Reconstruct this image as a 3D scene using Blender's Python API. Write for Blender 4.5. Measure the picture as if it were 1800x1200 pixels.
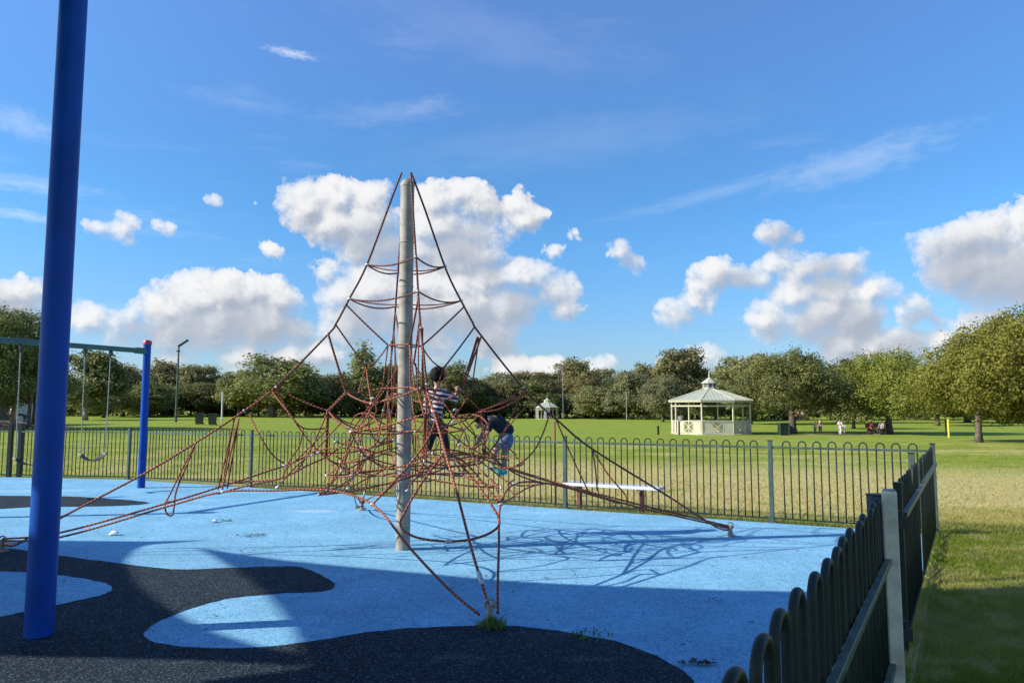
import bpy, math, random
import numpy as np
from mathutils import Vector, Matrix

for _o in list(bpy.data.objects):
    bpy.data.objects.remove(_o)
S = bpy.context.scene
COL = S.collection
R = math.radians
PI = math.pi

# ------------------------------------------------------------------ camera
F, EYE, HOR = 1300.0, 1.6, 716.0            # focal length in photo pixels, eye height, horizon row
PITCH = math.atan((HOR - 600) / F)
cam = bpy.data.objects.new('camera', bpy.data.cameras.new('camera'))
COL.objects.link(cam)
cam.location = (0, 0, EYE)
cam.rotation_euler = (PI / 2 + PITCH, 0, 0)
cam.data.sensor_width = 36
cam.data.lens = F / 1800 * 36
cam.data.clip_start = 0.05
cam.data.clip_end = 3000
S.camera = cam

# ------------------------------------------------------------------ sun, exposure
SUN_EL, SUN_AZ = R(30), R(-100)             # azimuth clockwise from +Y (camera looks along +Y)
sun_dir = Vector((math.sin(SUN_AZ) * math.cos(SUN_EL), math.cos(SUN_AZ) * math.cos(SUN_EL), math.sin(SUN_EL)))
sun = bpy.data.objects.new('sun', bpy.data.lights.new('sun', 'SUN'))
COL.objects.link(sun)
sun.data.energy = 5.0
sun.data.angle = R(0.5)
sun.data.color = (1.0, 0.93, 0.80)
sun.rotation_euler = (-sun_dir).to_track_quat('-Z', 'Y').to_euler()
sun.location = (-20, -5, 30)
S.view_settings.view_transform = 'Standard'
S.view_settings.look = 'None'
S.view_settings.exposure = 0.55
S.view_settings.gamma = 1.0
S.view_settings.use_curve_mapping = False
S.cycles.max_bounces = 6
S.cycles.diffuse_bounces = 3
S.cycles.glossy_bounces = 2
S.cycles.transmission_bounces = 4
S.cycles.transparent_max_bounces = 8
S.cycles.use_denoising = True
S.cycles.sample_clamp_indirect = 4


def ray(px, py):
    u = (600 - py) / F
    return Vector(((px - 900) / F, math.cos(PITCH) - u * math.sin(PITCH), math.sin(PITCH) + u * math.cos(PITCH)))


def at(px, py, z=0.0):
    """The place on the level z that the photograph shows at a pixel."""
    d = ray(px, py)
    t = (z - EYE) / d.z
    return Vector((d.x * t, d.y * t, z))


def atd(px, py, y):
    """The place at depth y that the photograph shows at a pixel."""
    d = ray(px, py)
    t = y / d.y
    return Vector((d.x * t, y, EYE + d.z * t))


# ------------------------------------------------------------------ node helper
class NT:
    def __init__(s, tree):
        s.t = tree
        s.n = tree.nodes
        s.n.clear()

    def new(s, typ, **kw):
        n = s.n.new(typ)
        for k, v in kw.items():
            setattr(n, k, v)
        return n

    def put(s, sock, v):
        if v is None:
            return
        if isinstance(v, bpy.types.NodeSocket):
            s.t.links.new(v, sock)
        else:
            if hasattr(sock.default_value, '__len__') and not isinstance(v, (int, float)):
                v = tuple(v)
                if len(sock.default_value) == 4 and len(v) == 3:
                    v = v + (1.0,)
            sock.default_value = v

    def m(s, op, a=None, b=None, c=None, clamp=False):
        n = s.new('ShaderNodeMath', operation=op, use_clamp=clamp)
        for i, v in enumerate((a, b, c)):
            s.put(n.inputs[i], v)
        return n.outputs[0]

    def vm(s, op, a=None, b=None, out=0, scale=None):
        n = s.new('ShaderNodeVectorMath', operation=op)
        s.put(n.inputs[0], a)
        s.put(n.inputs[1], b)
        if scale is not None:
            s.put(n.inputs['Scale'], scale)
        return n.outputs[out]

    def mix(s, f, a, b, blend='MIX'):
        n = s.new('ShaderNodeMix', data_type='RGBA', blend_type=blend)
        s.put(n.inputs[0], f)
        s.put(n.inputs[6], a)
        s.put(n.inputs[7], b)
        return n.outputs[2]

    def noise(s, vec, scale, detail=3, rough=0.5, out=0, dist=0.0):
        n = s.new('ShaderNodeTexNoise')
        s.put(n.inputs['Vector'], vec)
        n.inputs['Scale'].default_value = scale
        n.inputs['Detail'].default_value = detail
        n.inputs['Roughness'].default_value = rough
        n.inputs['Distortion'].default_value = dist
        return n.outputs[out]

    def voro(s, vec, scale, feature='F1', out=0, smooth=0.4, rnd=1.0):
        n = s.new('ShaderNodeTexVoronoi', feature=feature)
        s.put(n.inputs['Vector'], vec)
        n.inputs['Scale'].default_value = scale
        n.inputs['Randomness'].default_value = rnd
        if feature == 'SMOOTH_F1':
            n.inputs['Smoothness'].default_value = smooth
        return n.outputs[out]

    def step(s, v, a, b, lo=0.0, hi=1.0):
        n = s.new('ShaderNodeMapRange', interpolation_type='SMOOTHSTEP')
        s.put(n.inputs[0], v)
        for i, q in enumerate((a, b, lo, hi)):
            s.put(n.inputs[i + 1], q)
        return n.outputs[0]

    def comb(s, x=0.0, y=0.0, z=0.0):
        n = s.new('ShaderNodeCombineXYZ')
        for i, v in enumerate((x, y, z)):
            s.put(n.inputs[i], v)
        return n.outputs[0]

    def sep(s, v):
        n = s.new('ShaderNodeSeparateXYZ')
        s.put(n.inputs[0], v)
        return n.outputs

    def coord(s, which='Object'):
        return s.new('ShaderNodeTexCoord').outputs[which]


# ------------------------------------------------------------------ sky with cumulus clouds
def build_world():
    w = bpy.data.worlds.new('World')
    S.world = w
    w.use_nodes = True
    w.cycles.sampling_method = 'MANUAL'
    w.cycles.sample_map_resolution = 256
    q = NT(w.node_tree)
    sky = q.new('ShaderNodeTexSky', sky_type='NISHITA', sun_disc=False)
    sky.sun_elevation = SUN_EL
    sky.sun_rotation = SUN_AZ
    sky.air_density = 1.0
    sky.dust_density = 0.6
    sky.ozone_density = 2.2
    skyc = sky.outputs[0]
    d = q.vm('NORMALIZE', q.coord('Generated'))
    x, y, z = q.sep(d)
    az = q.m('MULTIPLY', q.m('ARCTAN2', x, y), F)
    el = q.m('MULTIPLY', q.m('ARCSINE', z), F)
    ASP = 1.3
    P = q.comb(az, q.m('MULTIPLY', el, ASP), 0.0)

    def pc(px, py):
        r_ = ray(px, py).normalized()
        return (math.atan2(r_.x, r_.y) * F, math.asin(r_.z) * F * ASP, 0.0)

    puffs = [
        # cloud left of the mast top
        (540, 366, 46), (590, 352, 40), (640, 350, 36), (585, 395, 52), (650, 395, 52), (680, 430, 40), (630, 425, 40),
        # cloud right of the mast top
        (760, 358, 40), (800, 345, 34), (836, 362, 36), (770, 400, 56), (832, 410, 46), (800, 440, 60), (735, 440, 44), (850, 455, 28),
        # torn scraps further right
        (905, 358, 20), (920, 388, 26), (898, 410, 20), (945, 385, 12), (930, 345, 8), (962, 380, 7), (972, 442, 16), (990, 436, 9), (1008, 410, 11), (1018, 420, 8), (1092, 440, 13), (1106, 452, 14), (1118, 456, 8), (470, 436, 9), (484, 448, 10), (494, 458, 6), (460, 430, 5),
        # broad cloud behind the net
        (600, 520, 40), (570, 480, 26), (660, 505, 50), (740, 500, 50), (800, 500, 46), (860, 490, 40), (925, 488, 42), (968, 508, 38),
        (990, 540, 24), (900, 540, 52), (810, 550, 62), (710, 555, 62), (620, 565, 58), (860, 590, 40), (760, 600, 44),
        # cloud on the left
        (395, 512, 40), (450, 512, 38), (488, 530, 36), (340, 530, 44), (290, 545, 40), (235, 575, 34), (215, 592, 18), (300, 580, 46), (380, 572, 56),
        (460, 572, 56), (520, 580, 36), (420, 625, 34), (500, 632, 40), (300, 640, 30), (150, 562, 24), (560, 620, 30),
        (-10, 520, 38), (40, 518, 26), (8, 560, 50), (165, 393, 8), (150, 392, 6), (180, 396, 5), (220, 384, 10), (215, 396, 9), (234, 394, 6), (276, 390, 8), (296, 394, 8), (286, 398, 6), (380, 354, 6), (388, 359, 5), (450, 358, 7), (470, 362, 6),
        # right-hand group
        (1342, 408, 17), (1365, 414, 15), (1395, 418, 11), (1326, 416, 9), (1250, 484, 24), (1228, 500, 17), (1300, 492, 18), (1335, 492, 18), (1370, 462, 21), (1410, 475, 24),
        (1450, 468, 22), (1490, 470, 26), (1200, 554, 25), (1222, 535, 22), (1272, 552, 9), (1240, 552, 12), (1395, 520, 38), (1470, 515, 42), (1350, 562, 42),
        (1420, 570, 46), (1500, 560, 42), (1530, 510, 28), (1450, 548, 44), (1610, 556, 28), (1640, 562, 20), (1480, 610, 30), (1540, 602, 34), (1600, 604, 34),
        (1640, 600, 22), (1640, 428, 20), (1690, 422, 38), (1745, 415, 42), (1800, 400, 48), (1690, 480, 44), (1740, 490, 50), (1800, 480, 66), (1720, 572, 28),
        (1760, 560, 24), (1240, 628, 34), (1860, 440, 70), (1930, 480, 60), (1180, 650, 18), (960, 652, 34), (1040, 662, 24), (900, 650, 30),
        (-90, 540, 60), (-170, 500, 50),
    ]

    BIAS, VAMP = 3.0, 100.0

    def field(vec, dvec):
        acc = None
        for (a, b, r_) in puffs:
            v = q.m('SUBTRACT', q.vm('DISTANCE', vec, pc(a, b), out=1), float(r_ if r_ > 20 else r_ * 1.9 - 19))
            acc = v if acc is None else q.m('SMOOTH_MIN', acc, v, 14.0)
        # the same kind of broken cumulus goes on round the rest of the sky
        n0 = q.noise(dvec, 3.2, 2, 0.5)
        out = q.step(q.m('ABSOLUTE', az), 880, 1150)
        band = q.m('MULTIPLY', q.step(el, 10, 90), q.step(el, 420, 200))
        rest = q.m('SUBTRACT', 50.0, q.m('MULTIPLY', q.m('MULTIPLY', out, band), q.m('MULTIPLY', q.m('SUBTRACT', n0, 0.40), 620.0)))
        acc = q.m('MINIMUM', acc, rest)
        # cauliflower heads: nested cells, bulging outwards, over a loose drift of the whole outline
        n1 = q.noise(dvec, 11.0, 8, 0.58)
        wv = q.vm('ADD', dvec, q.vm('SCALE', q.vm('SUBTRACT', q.noise(dvec, 26.0, 4, 0.6, out=1), (0.5, 0.5, 0.5)), scale=0.020))
        vn = q.new('ShaderNodeTexVoronoi', feature='F1', normalize=True)
        q.put(vn.inputs['Vector'], wv)
        vn.inputs['Scale'].default_value = 20.0
        vn.inputs['Detail'].default_value = 4.0
        vn.inputs['Roughness'].default_value = 0.62
        vn.inputs['Lacunarity'].default_value = 2.1
        f = q.m('MULTIPLY_ADD', q.m('SUBTRACT', n1, 0.5), 105.0, q.m('MULTIPLY_ADD', acc, -1.0, BIAS))
        return q.m('MULTIPLY_ADD', q.m('SUBTRACT', 0.36, vn.outputs[0]), VAMP, f)

    f0 = field(P, d)
    LV = Vector((-0.55, 0.83)) * 17.0
    P2 = q.vm('ADD', P, (LV.x, LV.y * ASP, 0))
    d2 = q.vm('ADD', d, (LV.x / F, 0.0, LV.y / F))
    f1 = field(P2, d2)
    soft = q.noise(d, 7.0, 3, 0.5)
    dif = q.m('SUBTRACT', f0, f1)
    lit = q.step(dif, -30.0, 24.0)
    wid = q.m('MULTIPLY', q.m('MULTIPLY_ADD', lit, -0.55, 1.0), q.m('MULTIPLY_ADD', q.step(soft, 0.35, 0.7), 62.0, 16.0))
    alpha = q.m('SUBTRACT', 1.0, q.m('EXPONENT', q.m('DIVIDE', q.m('MULTIPLY', q.m('MAXIMUM', q.m('ADD', f0, 6.0), 0.0), -2.2), wid)))
    body = q.step(f0, 15.0, 75.0)
    # thick flat undersides away from the sun
    grey = None
    for (a, b, r_) in ((665, 425, 62), (800, 440, 72), (850, 470, 44), (930, 545, 66), (860, 585, 80), (760, 575, 76), (660, 560, 60), (440, 575, 76), (510, 580, 50), (340, 590, 66), (245, 592, 40),
                       (1440, 585, 66), (1510, 575, 56), (1380, 590, 40), (1290, 500, 40), (1450, 490, 50), (1730, 500, 84), (1690, 450, 60), (1800, 500, 76), (1590, 612, 46), (1620, 570, 36), (1380, 420, 34), (1222, 575, 34), (20, 560, 56), (925, 420, 30), (1105, 462, 24)):
        v = q.m('DIVIDE', q.vm('DISTANCE', P, pc(a, b), out=1), r_ * 1.25)
        grey = v if grey is None else q.m('SMOOTH_MIN', grey, v, 0.3)
    gn = q.noise(d, 22.0, 5, 0.6)
    grey = q.step(q.m('MULTIPLY_ADD', q.m('SUBTRACT', gn, 0.5), 1.3, grey), 1.05, 0.25)
    lit2 = q.m('MULTIPLY', lit, q.m('MULTIPLY_ADD', body, -0.10, 1.0))
    lit2 = q.m('MULTIPLY', lit2, q.m('MULTIPLY_ADD', grey, -0.74, 0.96))
    shadow = (2.75, 3.05, 3.65)
    white = (6.35, 6.3, 6.25)
    ccol = q.mix(lit2, shadow, white)
    # thin high streaks
    sv = q.comb(q.m('MULTIPLY_ADD', el, 0.012, q.m('MULTIPLY', az, 0.0032)), q.m('MULTIPLY_ADD', az, -0.0022, q.m('MULTIPLY', el, 0.02)), 3.0)
    ci = q.noise(sv, 1.0, 5, 0.6)
    blob = q.noise(d, 3.0, 2, 0.5)
    cir = q.m('MULTIPLY', q.step(ci, 0.52, 0.80), q.step(blob, 0.46, 0.66))
    cir = q.m('MULTIPLY', cir, 0.16)
    # one feathery streak upper right, one scrap upper left
    def streak(px, py, ang, ln, wd):
        c = pc(px, py)
        dx = q.m('SUBTRACT', az, c[0])
        dy = q.m('SUBTRACT', el, c[1] / ASP)
        ca, sa = math.cos(R(ang)), math.sin(R(ang))
        uu = q.m('DIVIDE', q.m('MULTIPLY_ADD', dx, ca, q.m('MULTIPLY', dy, sa)), ln)
        vv = q.m('DIVIDE', q.m('MULTIPLY_ADD', dx, -sa, q.m('MULTIPLY', dy, ca)), wd)
        rr = q.m('SQRT', q.m('MULTIPLY_ADD', uu, uu, q.m('MULTIPLY', vv, vv)))
        nn = q.noise(q.comb(q.m('MULTIPLY', uu, 2.2), q.m('MULTIPLY', vv, 1.1), px * 0.01), 2.0, 5, 0.65)
        return q.step(q.m('MULTIPLY_ADD', nn, -1.5, q.m('ADD', rr, 0.75)), 1.05, -0.1)
    for (a, b, ang, ln, wd, s_) in ((1500, 285, 9, 190, 36, 0.22), (1260, 338, 11, 240, 16, 0.12), (512, 94, -4, 52, 9, 0.5), (60, 325, 0, 110, 16, 0.25), (1000, 250, 5, 420, 60, 0.07), (30, 215, -8, 70, 26, 0.22), (680, 200, 6, 170, 26, 0.10),
                                     (40, 378, -3, 70, 10, 0.3), (740, 190, 12, 80, 22, 0.14), (850, 60, -10, 380, 70, 0.07), (420, 180, -4, 120, 18, 0.08)):
        cir = q.m('MAXIMUM', cir, q.m('MULTIPLY', streak(a, b, ang, ln, wd), s_))
    # camera-independent grade of the clear air: deeper blue overhead, milky at the horizon
    grade = q.mix(q.step(el, 0, 330), (0.60, 0.76, 1.03), (0.50, 0.93, 1.27))
    grade = q.mix(q.step(el, 330, 700), grade, (0.77, 1.09, 1.52))
    base = q.mix(1.0, skyc, grade, 'MULTIPLY')
    col = q.mix(cir, base, (6.6, 6.9, 7.3))
    col = q.mix(q.m('MULTIPLY', alpha, 0.98), col, ccol)
    bg = q.new('ShaderNodeBackground')
    q.put(bg.inputs[0], col)
    bg.inputs[1].default_value = 0.105
    o = q.new('ShaderNodeOutputWorld')
    q.t.links.new(bg.outputs[0], o.inputs[0])


build_world()

# ------------------------------------------------------------------ object helpers
def tag(o, label=None, cat=None, group=None, kind=None):
    if label: o['label'] = label
    if cat: o['category'] = cat
    if group: o['group'] = group
    if kind: o['kind'] = kind
    return o


def thing(name, label, cat, loc=(0, 0, 0), group=None, rz=0.0):
    o = bpy.data.objects.new(name, None)
    COL.objects.link(o)
    o.location = loc
    o.rotation_euler = (0, 0, rz)
    o.empty_display_size = 0.2
    return tag(o, label, cat, group)


def world_of(p):
    m = Matrix.Identity(4)
    while p is not None:
        m = Matrix.LocRotScale(p.location, p.rotation_euler, p.scale) @ m
        p = p.parent
    return m


def link(name, me, parent=None, mat=None):
    o = bpy.data.objects.new(name, me)
    COL.objects.link(o)
    if parent is not None:
        o.parent = parent
    if mat is not None and not me.materials:
        me.materials.append(mat)
    return o


def dup(o, parent=None):
    c = o.copy()
    COL.objects.link(c)
    if parent is not None:
        c.parent = parent
    for ch in list(o.children):
        dup(ch, c)
    return c


class MB:
    """Collects shapes in world space; build() makes one mesh object of them under its parent."""

    def __init__(s):
        s.v, s.f, s.uv = [], [], []

    def add(s, vs, fs, uvs=None):
        o = len(s.v)
        s.v.extend([tuple(p) for p in vs])
        for i, f in enumerate(fs):
            s.f.append(tuple(o + k for k in f))
            s.uv.append(uvs[i] if uvs else [(0, 0)] * len(f))
        return s

    def box(s, c, size, rz=0.0, tilt=None):
        hx, hy, hz = size[0] / 2, size[1] / 2, size[2] / 2
        m = Matrix.Translation(Vector(c)) @ Matrix.Rotation(rz, 4, 'Z')
        if tilt is not None:
            m = m @ tilt
        vs = [m @ Vector((a * hx, b * hy, e * hz)) for e in (-1, 1) for a, b in ((-1, -1), (1, -1), (1, 1), (-1, 1))]
        return s.add(vs, [(3, 2, 1, 0), (4, 5, 6, 7), (0, 1, 5, 4), (1, 2, 6, 5), (2, 3, 7, 6), (3, 0, 4, 7)])

    def bar(s, a, b, w, h):
        a, b = Vector(a), Vector(b)
        d = (b - a)
        L = d.length
        q = d.to_track_quat('X', 'Z').to_matrix().to_4x4()
        m = Matrix.Translation((a + b) / 2) @ q
        vs = [m @ Vector((x * L / 2, y * w / 2, z * h / 2)) for z in (-1, 1) for x, y in ((-1, -1), (1, -1), (1, 1), (-1, 1))]
        return s.add(vs, [(3, 2, 1, 0), (4, 5, 6, 7), (0, 1, 5, 4), (1, 2, 6, 5), (2, 3, 7, 6), (3, 0, 4, 7)])

    def tube(s, pts, r, n=6, cap=True, closed=False):
        P = [Vector(p) for p in pts]
        rs = r if isinstance(r, (list, tuple)) else [r] * len(P)
        k = len(P)
        rings, uvl = [], [0.0]
        t0 = (P[1] - P[0]).normalized()
        nrm = t0.orthogonal().normalized()
        for i in range(k):
            if closed:
                t = (P[(i + 1) % k] - P[i - 1]).normalized()
            else:
                t = (P[min(i + 1, k - 1)] - P[max(i - 1, 0)]).normalized()
            nrm = (nrm - t * nrm.dot(t))
            nrm = nrm.normalized() if nrm.length > 1e-6 else t.orthogonal().normalized()
            bn = t.cross(nrm)
            rings.append([P[i] + (nrm * math.cos(2 * PI * j / n) + bn * math.sin(2 * PI * j / n)) * rs[i] for j in range(n)])
            if i:
                uvl.append(uvl[-1] + (P[i] - P[i - 1]).length)
        vs = [p for rg in rings for p in rg]
        fs, uv = [], []
        for i in range(k if closed else k - 1):
            i2 = (i + 1) % k
            for j in range(n):
                j2 = (j + 1) % n
                fs.append((i * n + j, i * n + j2, i2 * n + j2, i2 * n + j))
                l2 = uvl[i2] if i2 else uvl[-1] + 0.01
                uv.append([(j / n, uvl[i]), ((j + 1) / n, uvl[i]), ((j + 1) / n, l2), (j / n, l2)])
        if cap and not closed:
            fs.append(tuple(range(n - 1, -1, -1)))
            uv.append([(0, 0)] * n)
            fs.append(tuple((k - 1) * n + j for j in range(n)))
            uv.append([(0, 0)] * n)
        return s.add(vs, fs, uv)

    def cyl(s, a, b, r0, r1=None, n=12):
        return s.tube([a, b], [r0, r0 if r1 is None else r1], n)

    def lathe(s, c, prof, n=16, rz=0.0):
        """prof: list of (radius, z)."""
        vs, fs = [], []
        k = len(prof)
        for (r_, z) in prof:
            for j in range(n):
                a = rz + 2 * PI * j / n
                vs.append((c[0] + r_ * math.cos(a), c[1] + r_ * math.sin(a), c[2] + z))
        for i in range(k - 1):
            for j in range(n):
                j2 = (j + 1) % n
                fs.append((i * n + j, i * n + j2, (i + 1) * n + j2, (i + 1) * n + j))
        fs.append(tuple(range(n - 1, -1, -1)))
        fs.append(tuple((k - 1) * n + j for j in range(n)))
        return s.add(vs, fs)

    def prism(s, poly, z0, z1):
        n = len(poly)
        vs = [(p[0], p[1], z0) for p in poly] + [(p[0], p[1], z1) for p in poly]
        fs = [tuple(range(n - 1, -1, -1)), tuple(range(n, 2 * n))]
        fs += [(i, (i + 1) % n, n + (i + 1) % n, n + i) for i in range(n)]
        return s.add(vs, fs)

    def ball(s, c, r, n=10, m=7):
        rx, ry, rz = r if isinstance(r, (tuple, list)) else (r, r, r)
        vs, fs = [], []
        for i in range(m + 1):
            t = PI * i / m
            for j in range(n):
                a = 2 * PI * j / n
                vs.append((c[0] + rx * math.sin(t) * math.cos(a), c[1] + ry * math.sin(t) * math.sin(a), c[2] - rz * math.cos(t)))
        for i in range(m):
            for j in range(n):
                j2 = (j + 1) % n
                fs.append((i * n + j, i * n + j2, (i + 1) * n + j2, (i + 1) * n + j))
        return s.add(vs, fs)

    def mesh(s, name, mat, parent=None, smooth=False):
        v = s.v
        if parent is not None:
            mi = world_of(parent).inverted()
            v = [mi @ Vector(p) for p in v]
        me = bpy.data.meshes.new(name)
        me.from_pydata([tuple(p) for p in v], [], s.f)
        uvl = me.uv_layers.new(name='UVMap')
        flat = [c for f in s.uv for p in f for c in p]
        uvl.data.foreach_set('uv', flat)
        me.materials.append(mat)
        if smooth:
            me.polygons.foreach_set('use_smooth', [True] * len(me.polygons))
            if smooth == 'auto':
                me.set_sharp_from_angle(angle=R(40))
        me.update()
        return me

    def build(s, name, mat, parent=None, smooth=False, bevel=0.0):
        o = link(name, s.mesh(name, mat, parent, smooth), parent)
        if bevel:
            b = o.modifiers.new('edge', 'BEVEL')
            b.width = bevel
            b.segments = 2
            b.limit_method = 'ANGLE'
        return o


def smooth_path(pts, seg=6):
    P = [Vector(p) for p in pts]
    if len(P) < 3:
        return P
    out = []
    for i in range(len(P) - 1):
        p0, p1, p2, p3 = P[max(i - 1, 0)], P[i], P[i + 1], P[min(i + 2, len(P) - 1)]
        for k in range(seg):
            t = k / seg
            out.append(0.5 * ((2 * p1) + (p2 - p0) * t + (2 * p0 - 5 * p1 + 4 * p2 - p3) * t * t + (3 * p1 - p0 - 3 * p2 + p3) * t ** 3))
    out.append(P[-1])
    return out


def sag(a, b, s_, n=8):
    a, b = Vector(a), Vector(b)
    return [a.lerp(b, i / n) - Vector((0, 0, s_ * 4 * (i / n) * (1 - i / n))) for i in range(n + 1)]


# ------------------------------------------------------------------ materials
def mat_new(name):
    m = bpy.data.materials.new(name)
    m.use_nodes = True
    q = NT(m.node_tree)
    b = q.new('ShaderNodeBsdfPrincipled')
    o = q.new('ShaderNodeOutputMaterial')
    q.t.links.new(b.outputs[0], o.inputs[0])
    return m, q, b, o


def simple(name, col, rough=0.5, metal=0.0, var=0.25, scale=14.0, bump=0.0, spec=0.5, dirt=None):
    """Painted or plain surface with uneven tone, a little grime and fine relief."""
    m, q, b, o = mat_new(name)
    c = q.coord('Object')
    n = q.noise(c, scale, 5, 0.6)
    lo = tuple(k * (1 - var) for k in col)
    hi = tuple(min(1, k * (1 + var)) for k in col)
    cc = q.mix(q.step(n, 0.3, 0.7), lo, hi)
    if dirt:
        n2 = q.noise(c, scale * 0.35, 6, 0.7)
        cc = q.mix(q.step(n2, 0.52, 0.75, 0, 0.7), cc, dirt)
    q.put(b.inputs['Base Color'], cc)
    q.put(b.inputs['Roughness'], q.step(n, 0.2, 0.8, max(0.05, rough - 0.1), min(1, rough + 0.12)))
    b.inputs['Metallic'].default_value = metal
    b.inputs['Specular IOR Level'].default_value = spec
    if bump:
        bp = q.new('ShaderNodeBump')
        bp.inputs['Strength'].default_value = bump
        bp.inputs['Distance'].default_value = 0.01
        q.put(bp.inputs['Height'], q.noise(c, scale * 6, 4, 0.6))
        q.put(b.inputs['Normal'], bp.outputs[0])
    return m


def rubber(name, base, fleck, dark, lo_scale=1.2):
    """Wet-pour rubber: bonded granules, each with its own tone."""
    m, q, b, o = mat_new(name)
    c = q.coord('Object')
    vc = q.sep(q.voro(c, 115.0, 'F1', out=1))[0]
    vb = q.sep(q.voro(c, 42.0, 'F1', out=1))[0]
    big = q.noise(c, lo_scale, 5, 0.62)
    mid = q.noise(c, 9.0, 4, 0.6)
    col = q.mix(q.step(big, 0.3, 0.72), tuple(k * 0.86 for k in base), tuple(k * 1.12 for k in base))
    col = q.mix(q.step(mid, 0.35, 0.7, 0, 0.22), col, dark)
    strk = q.noise(q.vm('MULTIPLY', c, (0.9, 3.2, 1.0)), 1.0, 6, 0.68)
    col = q.mix(q.step(strk, 0.56, 0.74, 0, 0.30), col, fleck)
    stain = q.noise(c, 2.7, 6, 0.72)
    col = q.mix(q.step(stain, 0.60, 0.72, 0, 0.34), col, dark)
    spk = q.sep(q.voro(c, 22.0, 'F1', out=1))[1]
    spd = q.voro(c, 22.0, 'F1')
    col = q.mix(q.m('MULTIPLY', q.m('GREATER_THAN', spk, 0.93), q.step(spd, 0.30, 0.10, 0, 0.55)), col, dark)
    col = q.mix(q.step(vc, 0.60, 0.98, 0, 0.75), col, dark)
    col = q.mix(q.step(vb, 0.80, 1.0, 0, 0.45), col, dark)
    col = q.mix(q.step(vc, 0.22, 0.0, 0, 0.55), col, fleck)
    return m, q, b, c, col, vc


def finish_rubber(q, b, c, col, vc, rough):
    q.put(b.inputs['Base Color'], col)
    b.inputs['Roughness'].default_value = rough
    b.inputs['Specular IOR Level'].default_value = 0.06
    bp = q.new('ShaderNodeBump')
    bp.inputs['Strength'].default_value = 0.55
    bp.inputs['Distance'].default_value = 0.004
    q.put(bp.inputs['Height'], q.m('ADD', vc, q.noise(c, 60.0, 3, 0.6)))
    q.put(b.inputs['Normal'], bp.outputs[0])


m_blue, q, b, c, col, vc = rubber('blue_rubber', (0.222, 0.475, 0.655), (0.38, 0.61, 0.73), (0.05, 0.18, 0.33))
# worn pale patches where feet land
def spot(q, c, p, rx, ry, soft=0.5, ang=0.0):
    dx = q.vm('SUBTRACT', c, (p[0], p[1], 0))
    x, y, z = q.sep(dx)
    n = q.noise(c, 1.6, 4, 0.6)
    rr = q.m('SQRT', q.m('ADD', q.m('POWER', q.m('DIVIDE', x, rx), 2.0), q.m('POWER', q.m('DIVIDE', y, ry), 2.0)))
    return q.step(q.m('MULTIPLY_ADD', n, -1.2, q.m('ADD', rr, 0.6)), 1.0, 1.0 - soft)
for (px, py, rx, ry, k) in ((550, 898, 0.55, 0.20, 0.6), (60, 862, 1.2, 0.35, 0.35), (330, 880, 0.8, 0.3, 0.2), (1000, 900, 1.2, 0.25, 0.2)):
    g = at(px, py)
    col = q.mix(q.m('MULTIPLY', spot(q, c, g, rx, ry), k), col, (0.42, 0.56, 0.68))
finish_rubber(q, b, c, col, vc, 0.85)
m_dark, q, b, c, col, vc = rubber('dark_rubber', (0.021, 0.034, 0.045), (0.17, 0.215, 0.245), (0.006, 0.009, 0.012), 0.9)
finish_rubber(q, b, c, col, vc, 0.8)


def lawn_nodes(q, c, dry_k=1.0):
    """Colour of the turf from its place: lush, ordinary and dried-out patches."""
    n1 = q.noise(c, 0.16, 5, 0.6)
    n2 = q.noise(c, 0.9, 5, 0.65)
    n3 = q.noise(c, 7.0, 4, 0.65)
    col = q.mix(q.step(n2, 0.3, 0.7), (0.180, 0.228, 0.026), (0.285, 0.318, 0.046))
    col = q.mix(q.step(n1, 0.38, 0.62, 0, 0.55), col, (0.205, 0.310, 0.030))
    x, y, z = q.sep(c)
    # dried band a few metres beyond the fence
    yy = q.m('MULTIPLY_ADD', x, 0.30, y)
    band = q.m('MULTIPLY', q.step(yy, 10.5, 14.0), q.step(yy, 27.0, 19.0))
    band = q.m('MULTIPLY', band, q.step(x, -11.0, 3.0, 0.15, 1.0))
    mix_n = q.m('MULTIPLY_ADD', n2, 0.6, q.m('MULTIPLY', n1, 0.5))
    dry = q.m('MULTIPLY', band, q.step(mix_n, 0.34, 0.52))
    n4 = q.noise(c, 0.42, 5, 0.65)
    dry2 = q.m('MULTIPLY', q.step(q.m('MULTIPLY_ADD', n1, 0.5, q.m('MULTIPLY', n4, 0.5)), 0.47, 0.58), q.m('MULTIPLY', q.step(y, 55.0, 25.0), 0.75))
    n5 = q.noise(c, 2.6, 5, 0.7)
    dry2 = q.m('MAXIMUM', dry2, q.m('MULTIPLY', q.step(n5, 0.50, 0.62), q.m('MULTIPLY', q.step(y, 17.0, 10.0), 0.85)))
    dry = q.m('MULTIPLY', q.m('MAXIMUM', dry, dry2), 0.9 * dry_k)
    col = q.mix(dry, col, (0.54, 0.44, 0.19))
    col = q.mix(q.step(n3, 0.45, 0.75, 0, 0.45), col, (0.10, 0.145, 0.024))
    return col, n3


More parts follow.
